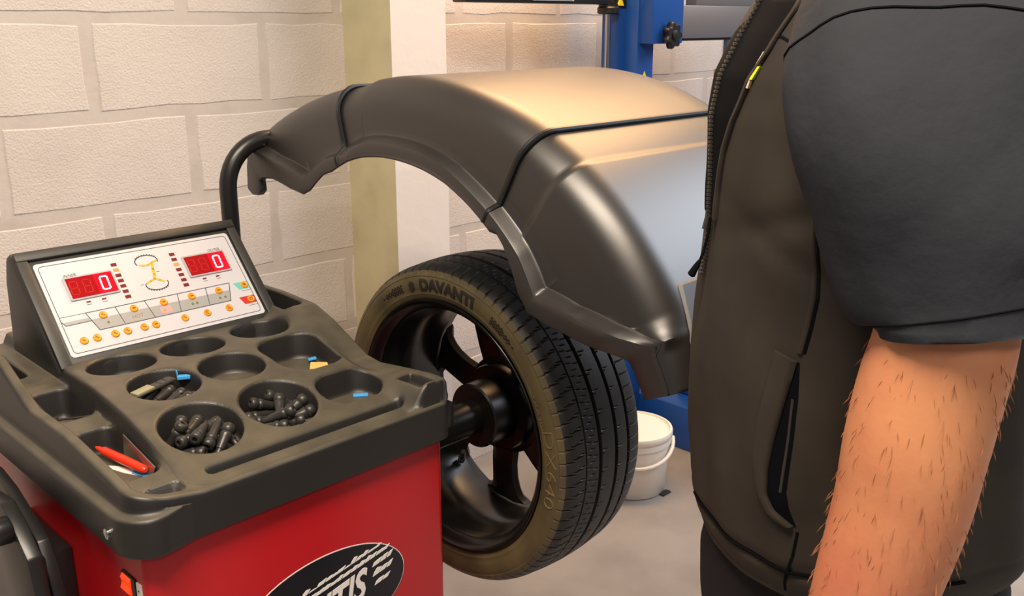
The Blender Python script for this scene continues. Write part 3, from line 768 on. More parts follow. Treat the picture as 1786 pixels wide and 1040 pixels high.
# ------------------------------------------------------------------ small things in the tray  (inserted below)
VALVE_PROF = [(-.016,.0026),(-.0212,.0032),(-.0212,.0060),(-.0195,.0076),(-.0155,.0080),(-.0120,.0074),(-.0105,.0060),(-.0090,.0072),(-.0065,.0075),(-.0030,.0062),(.0080,.0054),(.0125,.0051),(.0130,.0040),(.0200,.0040),(.0210,.0035)]
vm = MB().lathe([(h*1.2, r*1.2) for h, r in VALVE_PROF], (0,0,0), 'Z', 16).build('valve_stem', M['rubber'], None, smooth=True, sharp=50)
VALVE_POSES = [(7,0.5797,1.1846,0.9196,0.644,-0.261,-0.702,0.153),
    (7,0.5654,1.237,0.9196,0.048,-0.652,-0.37,0.661),
    (7,0.5952,1.2298,0.9197,0.108,0.725,0.191,-0.653),
    (7,0.5515,1.175,0.9196,0.662,-0.604,-0.444,0.029),
    (7,0.5636,1.2252,0.9309,0.178,-0.342,-0.836,0.391),
    (7,0.5661,1.189,0.9334,0.265,-0.741,0.095,-0.609),
    (7,0.6135,1.2043,0.9196,0.251,0.734,-0.149,-0.613),
    (7,0.5773,1.2079,0.9196,0.639,-0.054,0.747,0.176),
    (7,0.6145,1.1816,0.9273,0.456,0.678,0.524,-0.24),
    (7,0.548,1.2051,0.9354,0.011,0.739,-0.614,-0.277),
    (7,0.604,1.2146,0.9308,0.698,0.184,-0.68,0.126),
    (7,0.5986,1.161,0.9294,0.338,-0.169,-0.867,0.323),
    (7,0.5915,1.1754,0.9375,0.701,-0.513,0.181,-0.461),
    (7,0.5811,1.2173,0.9373,0.384,-0.187,-0.701,0.572),
    (7,0.5744,1.1797,0.9438,0.194,-0.618,-0.336,-0.683),
    (8,0.7286,1.2122,0.9196,0.082,0.747,-0.054,-0.657),
    (8,0.6827,1.1718,0.9196,0.065,-0.58,0.475,0.659),
    (8,0.7367,1.2332,0.9291,0.091,-0.76,0.441,-0.468),
    (8,0.7096,1.1701,0.9196,0.554,-0.694,-0.282,0.363),
    (8,0.6973,1.1751,0.9327,0.532,-0.256,-0.783,-0.196),
    (8,0.6923,1.2219,0.9197,0.262,0.669,0.338,0.607),
    (8,0.7178,1.2416,0.9196,0.631,-0.208,0.72,-0.201),
    (8,0.7366,1.1814,0.9196,0.521,-0.488,-0.569,0.409),
    (8,0.7156,1.2021,0.9314,0.188,-0.206,-0.81,0.516),
    (8,0.7061,1.2273,0.932,0.544,-0.159,0.802,-0.189),
    (8,0.6867,1.201,0.9196,0.637,0.231,0.713,0.18),
    (8,0.7366,1.1964,0.9268,0.289,0.72,-0.453,-0.44),
    (5,0.5976,1.3414,0.9446,0.532,0.677,-0.321,-0.395),
    (5,0.6034,1.3,0.9446,0.35,-0.512,-0.547,0.562),
    (5,0.6037,1.3176,0.9447,0.471,0.707,-0.252,-0.464),
    (5,0.5807,1.354,0.9446,0.611,0.622,-0.418,-0.255)]
VL = {7: 'front cup nearest the red marker', 8: 'front cup beside the crescent pocket', 5: 'cup with the grey weight strip'}
GR = {7: 'tyre valves in the front left cup', 8: 'tyre valves in the front right cup', 5: 'tyre valves in the middle left cup'}
special = {}
for cup in (7, 8, 5):
    ids = [i for i, v in enumerate(VALVE_POSES) if v[0] == cup]
    for word, key in (('topmost', lambda i: VALVE_POSES[i][3]), ('rightmost', lambda i: VALVE_POSES[i][1]*.70 - VALVE_POSES[i][2]*.71), ('leftmost', lambda i: -VALVE_POSES[i][1]*.70 + VALVE_POSES[i][2]*.71), ('farthest', lambda i: VALVE_POSES[i][1]*.71 + VALVE_POSES[i][2]*.70), ('nearest', lambda i: -VALVE_POSES[i][1]*.71 - VALVE_POSES[i][2]*.70)):
        left = [i for i in ids if i not in special]
        if left: special[max(left, key=key)] = word
for i, (cup, x, y, z, qw, qx, qy, qz) in enumerate(VALVE_POSES):
    o = vm if i == 0 else vm.copy()
    if i: COL.objects.link(o)
    o.location = (x, y, z); o.rotation_mode = 'QUATERNION'; o.rotation_quaternion = (qw, qx, qy, qz)
    tag(o, (special[i] + ' black tyre valve in the ' if i in special else 'black rubber tyre valve amid the pile in the ') + VL[cup], 'tyre valve', GR[cup])
# loose items
def slab(name, pts, z0, z1, m, bevel=0.0):
    mb = MB(); mb.loft([[(x, y, z0 if not callable(z0) else z0(x, y)) for x, y in pts], [(x, y, (z0 if not callable(z0) else z0(x, y)) + z1) for x, y in pts]])
    return mb.build(name, m, None, bevel=bevel)
def obox(name, c, d, ln, wd, th, m, bevel=.001, parent=None, up=(0,0,1)):
    d = Vector(d).normalized(); s_ = d.cross(Vector(up)).normalized(); n = s_.cross(d); c = Vector(c)
    mb = MB(); mb.loft([[c + d*ln/2*a + s_*wd/2*b + n*th/2*e for b, e in ((-1,-1),(1,-1),(1,1),(-1,1))] for a in (-1, 1)])
    return mb.build(name, m, parent, bevel=bevel)
ws = obox('wheel_weight_strip', (.588, 1.352, .9585), (.074, .018, .006), .078, .017, .004, M['lead'], .0008)
tag(ws, 'grey adhesive wheel weight strip lying on the valves in the middle left cup', 'wheel weight')
ba = obox('adhesive_backing', (.571, 1.3478, .9597), (.074, .018, .006), .032, .0172, .0042, M['lead_pale'], .0005, ws)
for k in range(3): obox('weight_segment', (.594 + k*.0115, 1.3535 + k*.0028, .9610 + k*.0009), (.074, .018, .006), .0100, .0150, .0026, M['lead'], .0006, ws)
cl = obox('plastic_clip', (.640, 1.352, .962), (.020, -.012, .0), .020, .010, .006, M['blue_card'], .001); tag(cl, 'light blue plastic clip at the rim of the middle left cup', 'clip')
obox('clip_tab', (.632, 1.358, .968), (0, .2, 1), .012, .004, .0015, M['blue_card'], .0003, cl, up=(1, 0, 0))
ho = obox('hook_weight', (.622, 1.318, .947), (.5, -.6, .1), .034, .010, .006, M['lead'], .0012); tag(ho, 'dark clip-on wheel weight beside the blue clip in the middle left cup', 'wheel weight')
obox('weight_clip', (.622, 1.318, .9505), (.5, -.6, .1), .014, .011, .003, M['steel_dark'], .0006, ho)
tc_ = slab('paper_tag', [(.845,1.313),(.873,1.297),(.884,1.318),(.862,1.335)], lambda x, y: .9290 + (y-1.297)*.10, .0008, M['tan']); tag(tc_, 'tan paper tag lying in the rounded square pocket', 'paper tag')
b4 = obox('plastic_scrap', (.872, 1.345, .9345), (.6, -.3, .1), .014, .010, .003, M['blue_card'], .0006); tag(b4, 'small light blue plastic scrap behind the tan paper tag', 'plastic scrap')
b9 = obox('plastic_scrap', (.866, 1.200, .9098), (.7, -.5, .0), .024, .013, .0022, M['blue_card'], .0006); tag(b9, 'flat light blue plastic scrap in the crescent pocket by the slot', 'plastic scrap')
b2 = obox('plastic_scrap', (.727, 1.428, .9455), (.8, -.3, .1), .016, .010, .003, M['blue_card'], .0006); tag(b2, 'bright blue plastic scrap in the rear middle cup under the display', 'plastic scrap')
wa = MB().lathe([(0,.006),(0,.011),(.0018,.011),(.0018,.006),(0,.006)], (.722, 1.300, .9388), 'Z', 24, cap=False).build('washer', M['steel'], None, smooth=True, sharp=40); tag(wa, 'steel washer in the empty middle cup', 'washer')
ss = MB().lathe([(0,.0045),(.0025,.0045),(.0032,.003)], (.868, 1.1115, .9008), 'Z', 14).build('screw', M['steel'], None, smooth=True, sharp=40); tag(ss, 'small steel screw at the right end of the long slot', 'screw')
sb = MB().lathe([(0,.0040),(.0025,.0042),(.0032,.003)], (.9145, 1.112, .9284), 'Z', 14).build('screw', M['steel'], None, smooth=True, sharp=40); tag(sb, 'small steel screw in the rectangular pocket at the tray corner', 'screw')
# red marker, blade, paper
mk = empty('marker_pen', (.484, 1.232, .903), 'bright red marker pen lying in the left tray channel', 'marker')
p0, p1 = Vector((.4735, 1.288, .9165)), Vector((.4930, 1.180, .9125)); dv = (p1-p0).normalized()
MB().tube([p0, p0 + dv*.012, p0 + dv*.013, p0 + dv*.060, p0 + dv*.098, p0 + dv*.104, p0 + dv*.108], [.0035,.0042,.0062,.0066,.0062,.0058,.003], 16).build('barrel', M['marker_red'], mk, smooth=True, sharp=40)
MB().tube([p0 - dv*.006, p0 + dv*.0005], [.0018, .0032], 12).build('tip', M['marker_red'], mk, smooth=True)
bl = MB(); bl.loft([[(.4975,1.262,.9075),(.4990,1.262,.938),(.5005,1.262,.938),(.4990,1.262,.9075)], [(.4945,1.170,.9045),(.4985,1.166,.920),(.5000,1.166,.920),(.4960,1.170,.9045)]])
blo = bl.build('steel_blade', M['steel'], None); tag(blo, 'steel blade leaning on the channel wall behind the red marker', 'blade')
pa = slab('paper_scrap', [(.462,1.262),(.476,1.215),(.492,1.182),(.496,1.196),(.480,1.240)], .9026, .0007, M['white_plastic']); tag(pa, 'white paper scrap under the red marker', 'paper scrap')
pb2 = slab('blue_film', [(.482,1.205),(.493,1.172),(.4985,1.184),(.488,1.212)], .9036, .0007, M['blue_card']); tag(pb2, 'blue film scrap under the nose of the red marker', 'film scrap')
stl = ['thin black cable tie across the left pocket, the longest one', 'thin black cable tie lying lowest over the left pocket divider', 'thin black cable tie in the left pocket, nearest the tray rim']
for k, (a, b) in enumerate((((.456,1.402,.930),(.4995,1.345,.9425)), ((.458,1.372,.9285),(.496,1.338,.9400)), ((.453,1.392,.9255),(.480,1.330,.9395)))):
    a, b = Vector(a), Vector(b); o = obox('cable_tie', (a+b)/2, b-a, (b-a).length, .005, .0022, M['rubber'], .0005); tag(o, stl[k], 'cable tie')
    obox('tie_head', a + (b-a).normalized()*.002 + Vector((0,0,.001)), b-a, .008, .0085, .006, M['rubber'], .0008, o)

# ------------------------------------------------------------------ bucket
bk = empty('bucket', (2.35, 1.75, 0), 'white plastic bucket with lid and carry handle on the floor beside the tyre', 'bucket')
MB().lathe([(0,.104),(.004,.109),(.17,.120),(.172,.124),(.190,.125),(.196,.122),(.2,.1215)], (2.35,1.75,0), 'Z', 48).build('bucket_body', M['bucket'], bk, smooth=True, sharp=50)
MB().lathe([(.196,.118),(.196,.1265),(.199,.1285),(.212,.1285),(.218,.126),(.219,.119),(.213,.116),(.213,.02)], (2.35,1.75,0), 'Z', 48).build('bucket_lid', M['bucket'], bk, smooth=True, sharp=50)
fhx, fhy = .713, .701; rtx, rty = .701, -.713
hp = []
for i in range(19):
    t = PI*i/18; u = -math.cos(t); dn = math.sin(t)
    hp.append((2.35 + rtx*u*.131 - fhx*dn*.131, 1.75 + rty*u*.131 - fhy*dn*.131, .178 - .055*dn))
MB().tube(hp, .0062, 8).build('handle', M['bucket'], bk, smooth=True)
MB().box(2.36, 2.40, 1.625, 1.645, 0, .006).build('rubber_chock', M['rubber']); tag(bpy.data.objects['rubber_chock'], 'small black rubber scrap on the floor at the foot of the white bucket', 'rubber scrap')

# ------------------------------------------------------------------ tyre changer behind
tc = empty('tyre_changer', (2.95, 1.7, 0), 'blue tyre changing machine standing by the wall behind the wheel guard', 'tyre changer')
MB().box(2.70, 3.45, 1.15, 2.00, .0, .165).build('base', M['blue'], tc, bevel=.008)
MB().box(2.80, 3.42, 1.20, 1.90, .165, .55).build('base_cabinet', M['blue'], tc, bevel=.012)
MB().lathe([(.55,.16),(.57,.16),(.58,.15)], (3.1,1.5,0), 'Z', 36).build('turntable', M['steel_dark'], tc, smooth=True, sharp=40)
for k in range(4):
    ja = PI/4 + k*PI/2; MB().box(3.1 + .11*math.cos(ja) - .02, 3.1 + .11*math.cos(ja) + .02, 1.5 + .11*math.sin(ja) - .02, 1.5 + .11*math.sin(ja) + .02, .578, .615).build('clamp_jaw', M['steel_dark'], tc, bevel=.004)
for k in range(3):
    MB().box(2.62, 2.72, 1.25 + k*.14, 1.31 + k*.14, .05, .065).build('foot_pedal', M['steel_dark'], tc, bevel=.003)
MB().box(2.60, 2.69, 1.98, 2.107, .0, 2.0).build('column', M['blue'], tc, bevel=.004)
MB().box(2.56, 2.76, 1.94, 2.16, .0, .03).build('column_foot', M['blue'], tc, bevel=.004)
MB().box(2.69, 2.85, 1.985, 2.05, .05, .165).build('column_tie', M['blue'], tc)
cg = MB().box(2.605, 2.775, 1.925, 1.985, 1.425, 1.80).build('carriage', M['blue'], tc, bevel=.004)
kb = MB(); ring = []
for i in range(70):
    t = 2*PI*i/70; ring.append((.038 + .0065*math.cos(7*t), t))
kb.loft([[(2.685 + r*f*math.cos(t), y, 1.452 + r*f*math.sin(t)) for r, t in ring] for y, f in ((1.925,.4),(1.918,.4),(1.916,.92),(1.912,1),(1.896,1),(1.892,.92))])
kb.build('star_knob', M['knob'], cg, smooth=True, sharp=40)
MB().lathe([(0,.016),(-.004,.016),(-.005,.013)], (2.685,1.892,1.452), 'Y', 20).build('knob_cap', M['knob'], cg, smooth=True)
MB().box(2.775, 3.42, 1.93, 1.985, 1.440, 1.548).build('beam', M['grey_beam'], tc, bevel=.003)
MB().box(2.80, 3.30, 1.94, 1.975, 1.432, 1.440).build('beam_rail', M['pipe'], tc)
MB().box(2.86, 3.30, 1.935, 1.98, 1.548, 1.62).build('beam_cover', M['grey_beam'], tc, bevel=.003)
MB().tube([(3.10,1.955,1.44),(3.10,1.955,1.18)], .018, 6).build('tool_shaft', M['chrome'], tc)
MB().box(3.05, 3.085, 1.935, 1.975, 1.275, 1.33).build('tool_clip', M['lead_pale'], tc, bevel=.003)
MB().box(3.145, 3.19, 1.93, 1.985, 1.16, 1.44).build('tool_bracket', M['grey_beam'], tc, bevel=.003)
MB().tube([(2.53,2.05,.03),(2.53,2.05,1.60)], .0095, 16).build('chrome_rod', M['chrome'], tc, smooth=True)
MB().box(2.51, 2.60, 2.03, 2.07, .6, .64).build('rod_clamp', M['blue'], tc)
MB().box(2.562, 2.60, 2.03, 2.10, .3, 2.0).build('column_rail', M['blue'], tc)
arm = MB().box(1.88, 2.56, 2.03, 2.085, 1.548, 1.605).build('press_arm', M['pipe'], tc, bevel=.004)
MB().box(2.15, 2.33, 2.024, 2.031, 1.556, 1.59).build('arm_label_frame', M['silver'], arm)
MB().box(2.157, 2.323, 2.021, 2.0245, 1.561, 1.585).build('arm_label', M['grey_beam'], arm)
MB().lathe([(1.518,.030),(1.522,.036),(1.538,.036),(1.542,.032),(1.55,.032)], (2.53,2.05,0), 'Z', 24).build('arm_end_cap', M['pipe'], arm, smooth=True, sharp=40)
MB().lathe([(0,.008),(-.004,.008)], (1.90,2.03,1.565), 'Y', 14).build('arm_bolt', M['knob'], arm)
MB().prism([(2.548,1.545),(2.578,1.545),(2.563,1.572)], 'Y', 2.0235, 2.0295).build('warning_triangle', M['warn'], arm)
MB().box(2.535, 2.60, 2.029, 2.08, 1.535, 1.62).build('arm_knuckle', M['pipe'], arm, bevel=.003)
MB().prism([(2.630,1.315),(2.652,1.315),(2.641,1.336)], 'Y', 1.9775, 1.981).build('column_warning_triangle', M['warn'], tc)

# ------------------------------------------------------------------ person
FH = Vector((.7131, .7011, 0)); RT = Vector((.7011, -.7131, 0))
def rhz0(r, h, z): return RT*r + FH*h + Vector((0, 0, z))
rhz = rhz0
PC = (.362, 1.0)                                       # body centre: offset to the right, distance ahead
per = empty('person', rhz(PC[0], PC[1], 0), 'person in dark softshell vest and short charcoal sleeves facing the balancer display', 'person')
def ring_pt(cr, ch, af, ab, bn, bf, phi, z, p=.88):
    c, s_ = math.cos(phi), math.sin(phi)
    a = (af if c > 0 else ab) * math.copysign(abs(c)**p, c); b = (bn if s_ > 0 else bf) * math.copysign(abs(s_)**p, s_)
    return rhz(cr - a, ch - b, z)
# --- vest -----------------------------------------------------------
VA = [(.935,.140),(.945,.1385),(.957,.146),(.974,.150),(1.046,.156),(1.143,.158),(1.235,.154),(1.298,.150),(1.347,.151),(1.406,.152),(1.447,.146),(1.486,.130),(1.52,.112),(1.56,.085),(1.60,.068)]
VB = [(.935,.212),(.96,.220),(1.1,.214),(1.25,.196),(1.35,.172),(1.45,.150),(1.52,.108),(1.56,.085),(1.60,.070)]
VS = [(.935,.178),(.96,.186),(1.05,.190),(1.15,.186),(1.25,.180),(1.35,.180),(1.42,.184),(1.47,.178),(1.51,.150),(1.54,.112),(1.57,.080),(1.60,.068)]
def folds(phi, z):
    d = 0.0
    near = math.exp(-((phi - 1.25)/.75)**2)
    d += near*.0055*math.sin(26*z + 5.5*phi + 1.2)*math.exp(-((z-1.30)/.11)**2)
    d += near*.0040*math.sin(19*z - 6*phi)*math.exp(-((z-1.17)/.12)**2)
    d += .0035*math.sin(14*phi + 20*z)*math.exp(-((z-1.03)/.10)**2)*(.3+.7*near)
    d += .0020*noise.noise(Vector((phi*3, z*9, 3.1)))*2
    d -= near*.007*math.exp(-((z - 1.335 - .05*(phi-1.1))/.014)**2) + near*.005*math.exp(-((z - 1.272 + .06*(phi-1.1))/.012)**2)
    return d
def vest_pt(phi, z, d=0.0):
    c = ring_pt(PC[0], PC[1], interp(z, VA), interp(z, VB), interp(z, VS), interp(z, VS), phi, z)
    q = rhz(PC[0], PC[1], z); n = (c - q); n.z = 0
    if n.length > 1e-6: n.normalize()
    return c + n*(folds(phi, z)*(1 if z > .965 else .3) + d)
NP = 120
zs = [.936 + .003*i for i in range(4)] + [.95 + .0075*i for i in range(76)] + [1.53 + .01*i for i in range(8)]
rings = [[vest_pt(2*PI*j/NP, .950, -.012) for j in range(NP)], [vest_pt(2*PI*j/NP, .938, -.007) for j in range(NP)]]
for z in zs:
    d = 0.0
    if z < .945: d = -.002
    if abs(z - .972) < .003: d = -.0035                 # hem stitching
    rings.append([vest_pt(2*PI*j/NP, z, d) for j in range(NP)])
vest = MB().loft(rings, False, False).build('vest', M['vest'], per, smooth=True, sharp=70)
vest['label'] = 'dark brown softshell vest with side pocket'
def vribbon(name, path, w0, w1, m, parent, th=.003, lift=.0015):
    """band lying on the vest: path of (phi, z), w0 / w1 = offsets in metres round the body"""
    mb = MB(); rings = []
    for i, (phi, z) in enumerate(path):
        rr = .18
        f0 = w0[i] if isinstance(w0, list) else w0; f1 = w1[i] if isinstance(w1, list) else w1
        a, b = phi + f0/rr, phi + f1/rr
        rings.append([vest_pt(a, z, -.002), vest_pt(b, z, -.002), vest_pt(b, z, lift+th*.5), vest_pt((a+b)/2, z, lift+th), vest_pt(a, z, lift+th*.5)])
    mb.loft(rings); return mb.build(name, m, parent, smooth=True, sharp=60)
def vpatch(name, A, B, m, parent, lift=.001, th=.002, n=40, k=5, puff=0.0):
    """patch on the vest between two (phi, z) polylines of equal length"""
    def at(P, t):
        L_ = [0]
        for i in range(1, len(P)): L_.append(L_[-1] + math.hypot((P[i][0]-P[i-1][0])*.18, P[i][1]-P[i-1][1]))
        x = t*L_[-1]; return float(np.interp(x, L_, [p[0] for p in P])), float(np.interp(x, L_, [p[1] for p in P]))
    rings = []
    for i in range(n+1):
        a, b = at(A, i/n), at(B, i/n); top = []; bot = []
        for j in range(k+1):
            f = j/k; ph, z = a[0]+(b[0]-a[0])*f, a[1]+(b[1]-a[1])*f
            e = min(1, 4*min(f, 1-f)+.25)
            top.append(vest_pt(ph, z, lift + th*e + puff*math.sin(PI*f))); bot.append(vest_pt(ph, z, lift - .003))
        rings.append(top + bot[::-1])
    return MB().loft(rings).build(name, m, parent, smooth=True, sharp=60)
BROWN = [(.57,1.521),(.47,1.487),(.37,1.451),(.27,1.412),(.16,1.375),(.08,1.332),(.05,1.300)]
vpatch('front_placket', [(-.55,1.521),(-.50,1.487),(-.45,1.451),(-.40,1.412),(-.35,1.375),(-.3,1.332),(-.2,1.300)], BROWN, M['black_cloth'], vest, .0005, .0015, 40, 10, .0)
vpatch('front_edge_roll', [(p+.005, z) for p, z in BROWN], [(p+.055, z) for p, z in BROWN], M['vest'], vest, .001, .0035, 40, 4)
zt = MB(); zz = 1.236
while zz < 1.535:
    c = vest_pt(-.01, zz, .003); n_ = (c - rhz(PC[0], PC[1], zz)); n_.z = 0; n_.normalize(); t_ = Vector((-n_.y, n_.x, 0))
    zt.loft([[c + n_*a + t_*b + Vector((0,0,dz)) for a, b in ((-.004,-.003),(.0025,-.003),(.0025,.003),(-.004,.003))] for dz in (-.0012, .0012)]); zz += .0043
zo = zt.build('zip_teeth', M['zip'], vest); zo['kind'] = 'stuff'; zo['label'] = 'row of fine zip teeth down the open front'
MB().tube([vest_pt(-.01, 1.297, .004), vest_pt(-.01, 1.285, .006)], [.0035,.0035], 8).build('zip_slider', M['zip'], vest)
MB().tube([rhz(.2090,.992,1.300), rhz(.2075,.990,1.284), rhz(.2060,.990,1.276), rhz(.2030,.989,1.262), rhz(.1990,.988,1.252)], .0016, 8).build('zip_cord', M['black_cloth'], vest, smooth=True)
MB().tube([rhz(.1995,.988,1.2535), rhz(.1960,.988,1.247), rhz(.1915,.988,1.2385), rhz(.1905,.988,1.2370)], [.0022,.0034,.0044,.0025], 10).build('zip_pull', M['black_cloth'], vest, smooth=True)
vpatch('chest_logo', [(.405,1.4575),(.390,1.446)], [(.455,1.4590),(.430,1.4465)], M['lime'], vest, .0030, .0008, 8, 3)
vpatch('chest_logo_base', [(.375,1.4465),(.360,1.4395)], [(.415,1.4455),(.400,1.4380)], M['pale'], vest, .0030, .0008, 8, 3)
vpatch('chest_logo_stripe', [(.425,1.472),(.375,1.447)], [(.433,1.472),(.388,1.447)], M['pale'], vest, .0030, .0006, 8, 2)
SEAM = [(.90,1.40),(.93,1.345),(.96,1.307),(.99,1.281),(1.01,1.254),(.99,1.226),(.96,1.200)]
vpatch('side_seam', SEAM, [(p+.04, z) for p, z in SEAM], M['vest'], vest, .0008, .0022, 40, 4)
vpatch('side_seam_stitch', [(p+.044, z) for p, z in SEAM], [(p+.058, z) for p, z in SEAM], M['black_cloth'], vest, .0002, .0006, 40, 2)
WL = [(.81,1.197),(.77,1.155),(.73,1.118),(.715,1.080),(.76,1.052),(.85,1.032),(.97,1.023)]
WR = [(.97,1.191),(.92,1.151),(.865,1.107),(.84,1.075),(.845,1.051),(.90,1.037),(1.02,1.024)]
OR = [(.985,1.190),(1.00,1.154),(.99,1.113),(.975,1.082),(.965,1.057),(.99,1.040),(1.04,1.022)]
vpatch('pocket_welt', WL, WR, M['vest'], vest, .001, .0050, 40, 6)
vpatch('pocket_opening', WR, OR, M['black_cloth'], vest, .0003, .0006, 40, 4)
ZL = [(p-.045, z) for p, z in OR[1:5]]
vpatch('pocket_zip', ZL, [(p+.018, z) for p, z in ZL], M['zip'], vest, .0008, .0010, 30, 2)
LS = [(1.04,1.017),(1.02,.990),(.97,.961),(.95,.945)]
vpatch('hem_seam', LS, [(p+.02, z) for p, z in LS], M['black_cloth'], vest, .0002, .0006, 16, 2)
YK = [(.36,1.492),(.56,1.486),(.73,1.477),(.85,1.470)]
vpatch('yoke_seam', YK, [(p, z-.0025) for p, z in YK], M['black_cloth'], vest, .0004, .0008, 20, 2)
vpatch('hem_band_stitch', [(0.0,.976),(.6,.974),(1.2,.972),(1.9,.972)], [(0.0,.9735),(.6,.9715),(1.2,.9695),(1.9,.9695)], M['black_cloth'], vest, .0006, .0006, 60, 2)

# --- sleeve ---------------------------------------------------------
def limb(keys, n, k=28, wob=None):
    """keys: (r, h, z, half width along r, half width along h, tilt) -> rings of points"""
    rings = []; T = [i/(len(keys)-1) for i in range(len(keys))]
    K2 = np.array(keys)
    def cr(t):                                          # Catmull-Rom through the keys
        x = t*(len(keys)-1); i = min(int(x), len(keys)-2); f = x - i
        p0, p1, p2, p3 = K2[max(i-1,0)], K2[i], K2[i+1], K2[min(i+2,len(keys)-1)]
        return .5*((2*p1) + (-p0+p2)*f + (2*p0-5*p1+4*p2-p3)*f*f + (-p0+3*p1-3*p2+p3)*f**3)
    for i in range(n+1):
        t = i/n; q = cr(t); e = .01
        d = cr(min(1, t+e))[:3] - cr(max(0, t-e))[:3]
        D = (RT*d[0] + FH*d[1] + Vector((0,0,d[2]))).normalized()
        u = (RT - D*RT.dot(D)).normalized(); v = D.cross(u)
        if v.dot(FH) < 0: v = -v
        c = rhz0(*q[:3]); ring = []
        for j in range(k):
            a = 2*PI*j/k; w_ = wob(t, a) if wob else 0
            ring.append(c + u*(q[3]+w_)*math.cos(a) + v*(q[4]+w_)*math.sin(a))
        rings.append(ring)
    return rings
def sl_wob(t, a):
    n1 = noise.noise(Vector((2.2*math.cos(a), 2.2*math.sin(a), 3.0*t + 4.0)))
    w_ = .0035*math.sin(3*a + 9*t)*t + .003*math.sin(2*a - 14*t + 1) + .0022*math.sin(5*a + 4*t)*(t**2) + .007*n1*min(1, 3*t)
    # drag folds running from the armpit across to the elbow
    q = a + 5.5*t
    w_ -= .0045*math.exp(-((math.sin(q*2 + .4))/.28)**2)*max(0, min(1, 2.6*t - .5))*max(0, 1.05 - t)
    return w_
for side in (1, -1):
    def hh(h): return PC[1] - side*(PC[1] - h) if side == 1 else PC[1] + (PC[1] - h)*.80
    keys = [(.362,hh(.885),1.530,.085,.050),(.358,hh(.850),1.508,.112,.070),(.350,hh(.800),1.468,.126,.076),(.345,hh(.765),1.420,.124,.074),(.348,hh(.740),1.365,.114,.068),(.354,hh(.725),1.315,.098,.062),(.361,hh(.716),1.285,.082,.058),(.363,hh(.713),1.268,.0745,.0575)]
    if side == -1: keys = [(r + .10*min(1, i/3), h, z, a*.8, b*.9) for i, (r, h, z, a, b) in enumerate(keys)]
    rg = limb(keys, 36, 48, sl_wob)
    # hem: stitched groove then a turned-in lip
    for q, f in ((-5, .985),):
        c = sum(rg[q], Vector())/len(rg[q]); rg[q] = [c + (p-c)*f for p in rg[q]]
    c = sum(rg[-1], Vector())/len(rg[-1])
    rg += [[c + (p-c)*.97 + Vector((0,0,.0)) for p in rg[-1]], [c + (p-c)*.92 + Vector((0,0,.012)) for p in rg[-1]], [c + (p-c)*.88 + Vector((0,0,.05)) for p in rg[-1]]]
    sl = MB().loft(rg, True, False).build('sleeve', M['tee'], per, smooth=True, sharp=70)
    def loop(i, f, r_, nm):
        c = sum(rg[i], Vector())/len(rg[i]); L_ = [c + (q - c)*f for q in rg[i]]; L_ = L_ + [L_[0], L_[1]]
        MB().tube(L_, r_, 6).build(nm, M['black_cloth'], sl, smooth=True)
    loop(11, 1.0, .0014, 'armhole_seam'); loop(31, .998, .0009, 'hem_stitch')
    if side == 1: sl['label'] = 'short charcoal cloth sleeve with stitched hem'
# --- body: one continuous skin --------------------------------------
bd = MB()
tz = [(.86,.09,.11),(.92,.10,.13),(1.0,.11,.145),(1.15,.12,.15),(1.3,.125,.155),(1.42,.11,.15),(1.48,.08,.12),(1.53,.058,.065),(1.57,.052,.055),(1.62,.052,.054),(1.66,.056,.056)]
bd.loft([[ring_pt(PC[0], PC[1], a, a, b, b, 2*PI*j/32, z) for j in range(32)] for z, a, b in tz])
hk = [(1.625,.03,.03),(1.64,.060,.050),(1.67,.085,.064),(1.71,.098,.073),(1.755,.102,.078),(1.80,.100,.078),(1.84,.085,.068),(1.865,.055,.045),(1.875,.015,.015)]
bd.loft([[ring_pt(PC[0]-.02, PC[1], a*1.02, a*.95, b, b, 2*PI*j/32, z) for j in range(32)] for z, a, b in hk])
# nose, brow, lips, chin, ears
bd.tube([rhz(PC[0]-.115, PC[1], 1.775), rhz(PC[0]-.125, PC[1], 1.755), rhz(PC[0]-.140, PC[1], 1.732), rhz(PC[0]-.120, PC[1], 1.722)], [.010,.012,.016,.012], 10)
bd.tube([rhz(PC[0]-.108, PC[1]-.045, 1.783), rhz(PC[0]-.119, PC[1], 1.785), rhz(PC[0]-.108, PC[1]+.045, 1.783)], .010, 10)
bd.tube([rhz(PC[0]-.104, PC[1]-.022, 1.695), rhz(PC[0]-.115, PC[1], 1.695), rhz(PC[0]-.104, PC[1]+.022, 1.695)], .009, 10)
bd.tube([rhz(PC[0]-.085, PC[1]-.02, 1.655), rhz(PC[0]-.095, PC[1], 1.652), rhz(PC[0]-.085, PC[1]+.02, 1.655)], .018, 10)
for s_ in (-1, 1): bd.tube([rhz(PC[0]-.008, PC[1]+s_*.078, 1.715), rhz(PC[0]+.004, PC[1]+s_*.090, 1.74), rhz(PC[0]+.004, PC[1]+s_*.090, 1.76), rhz(PC[0]-.01, PC[1]+s_*.078, 1.778)], [.008,.011,.012,.008], 10)
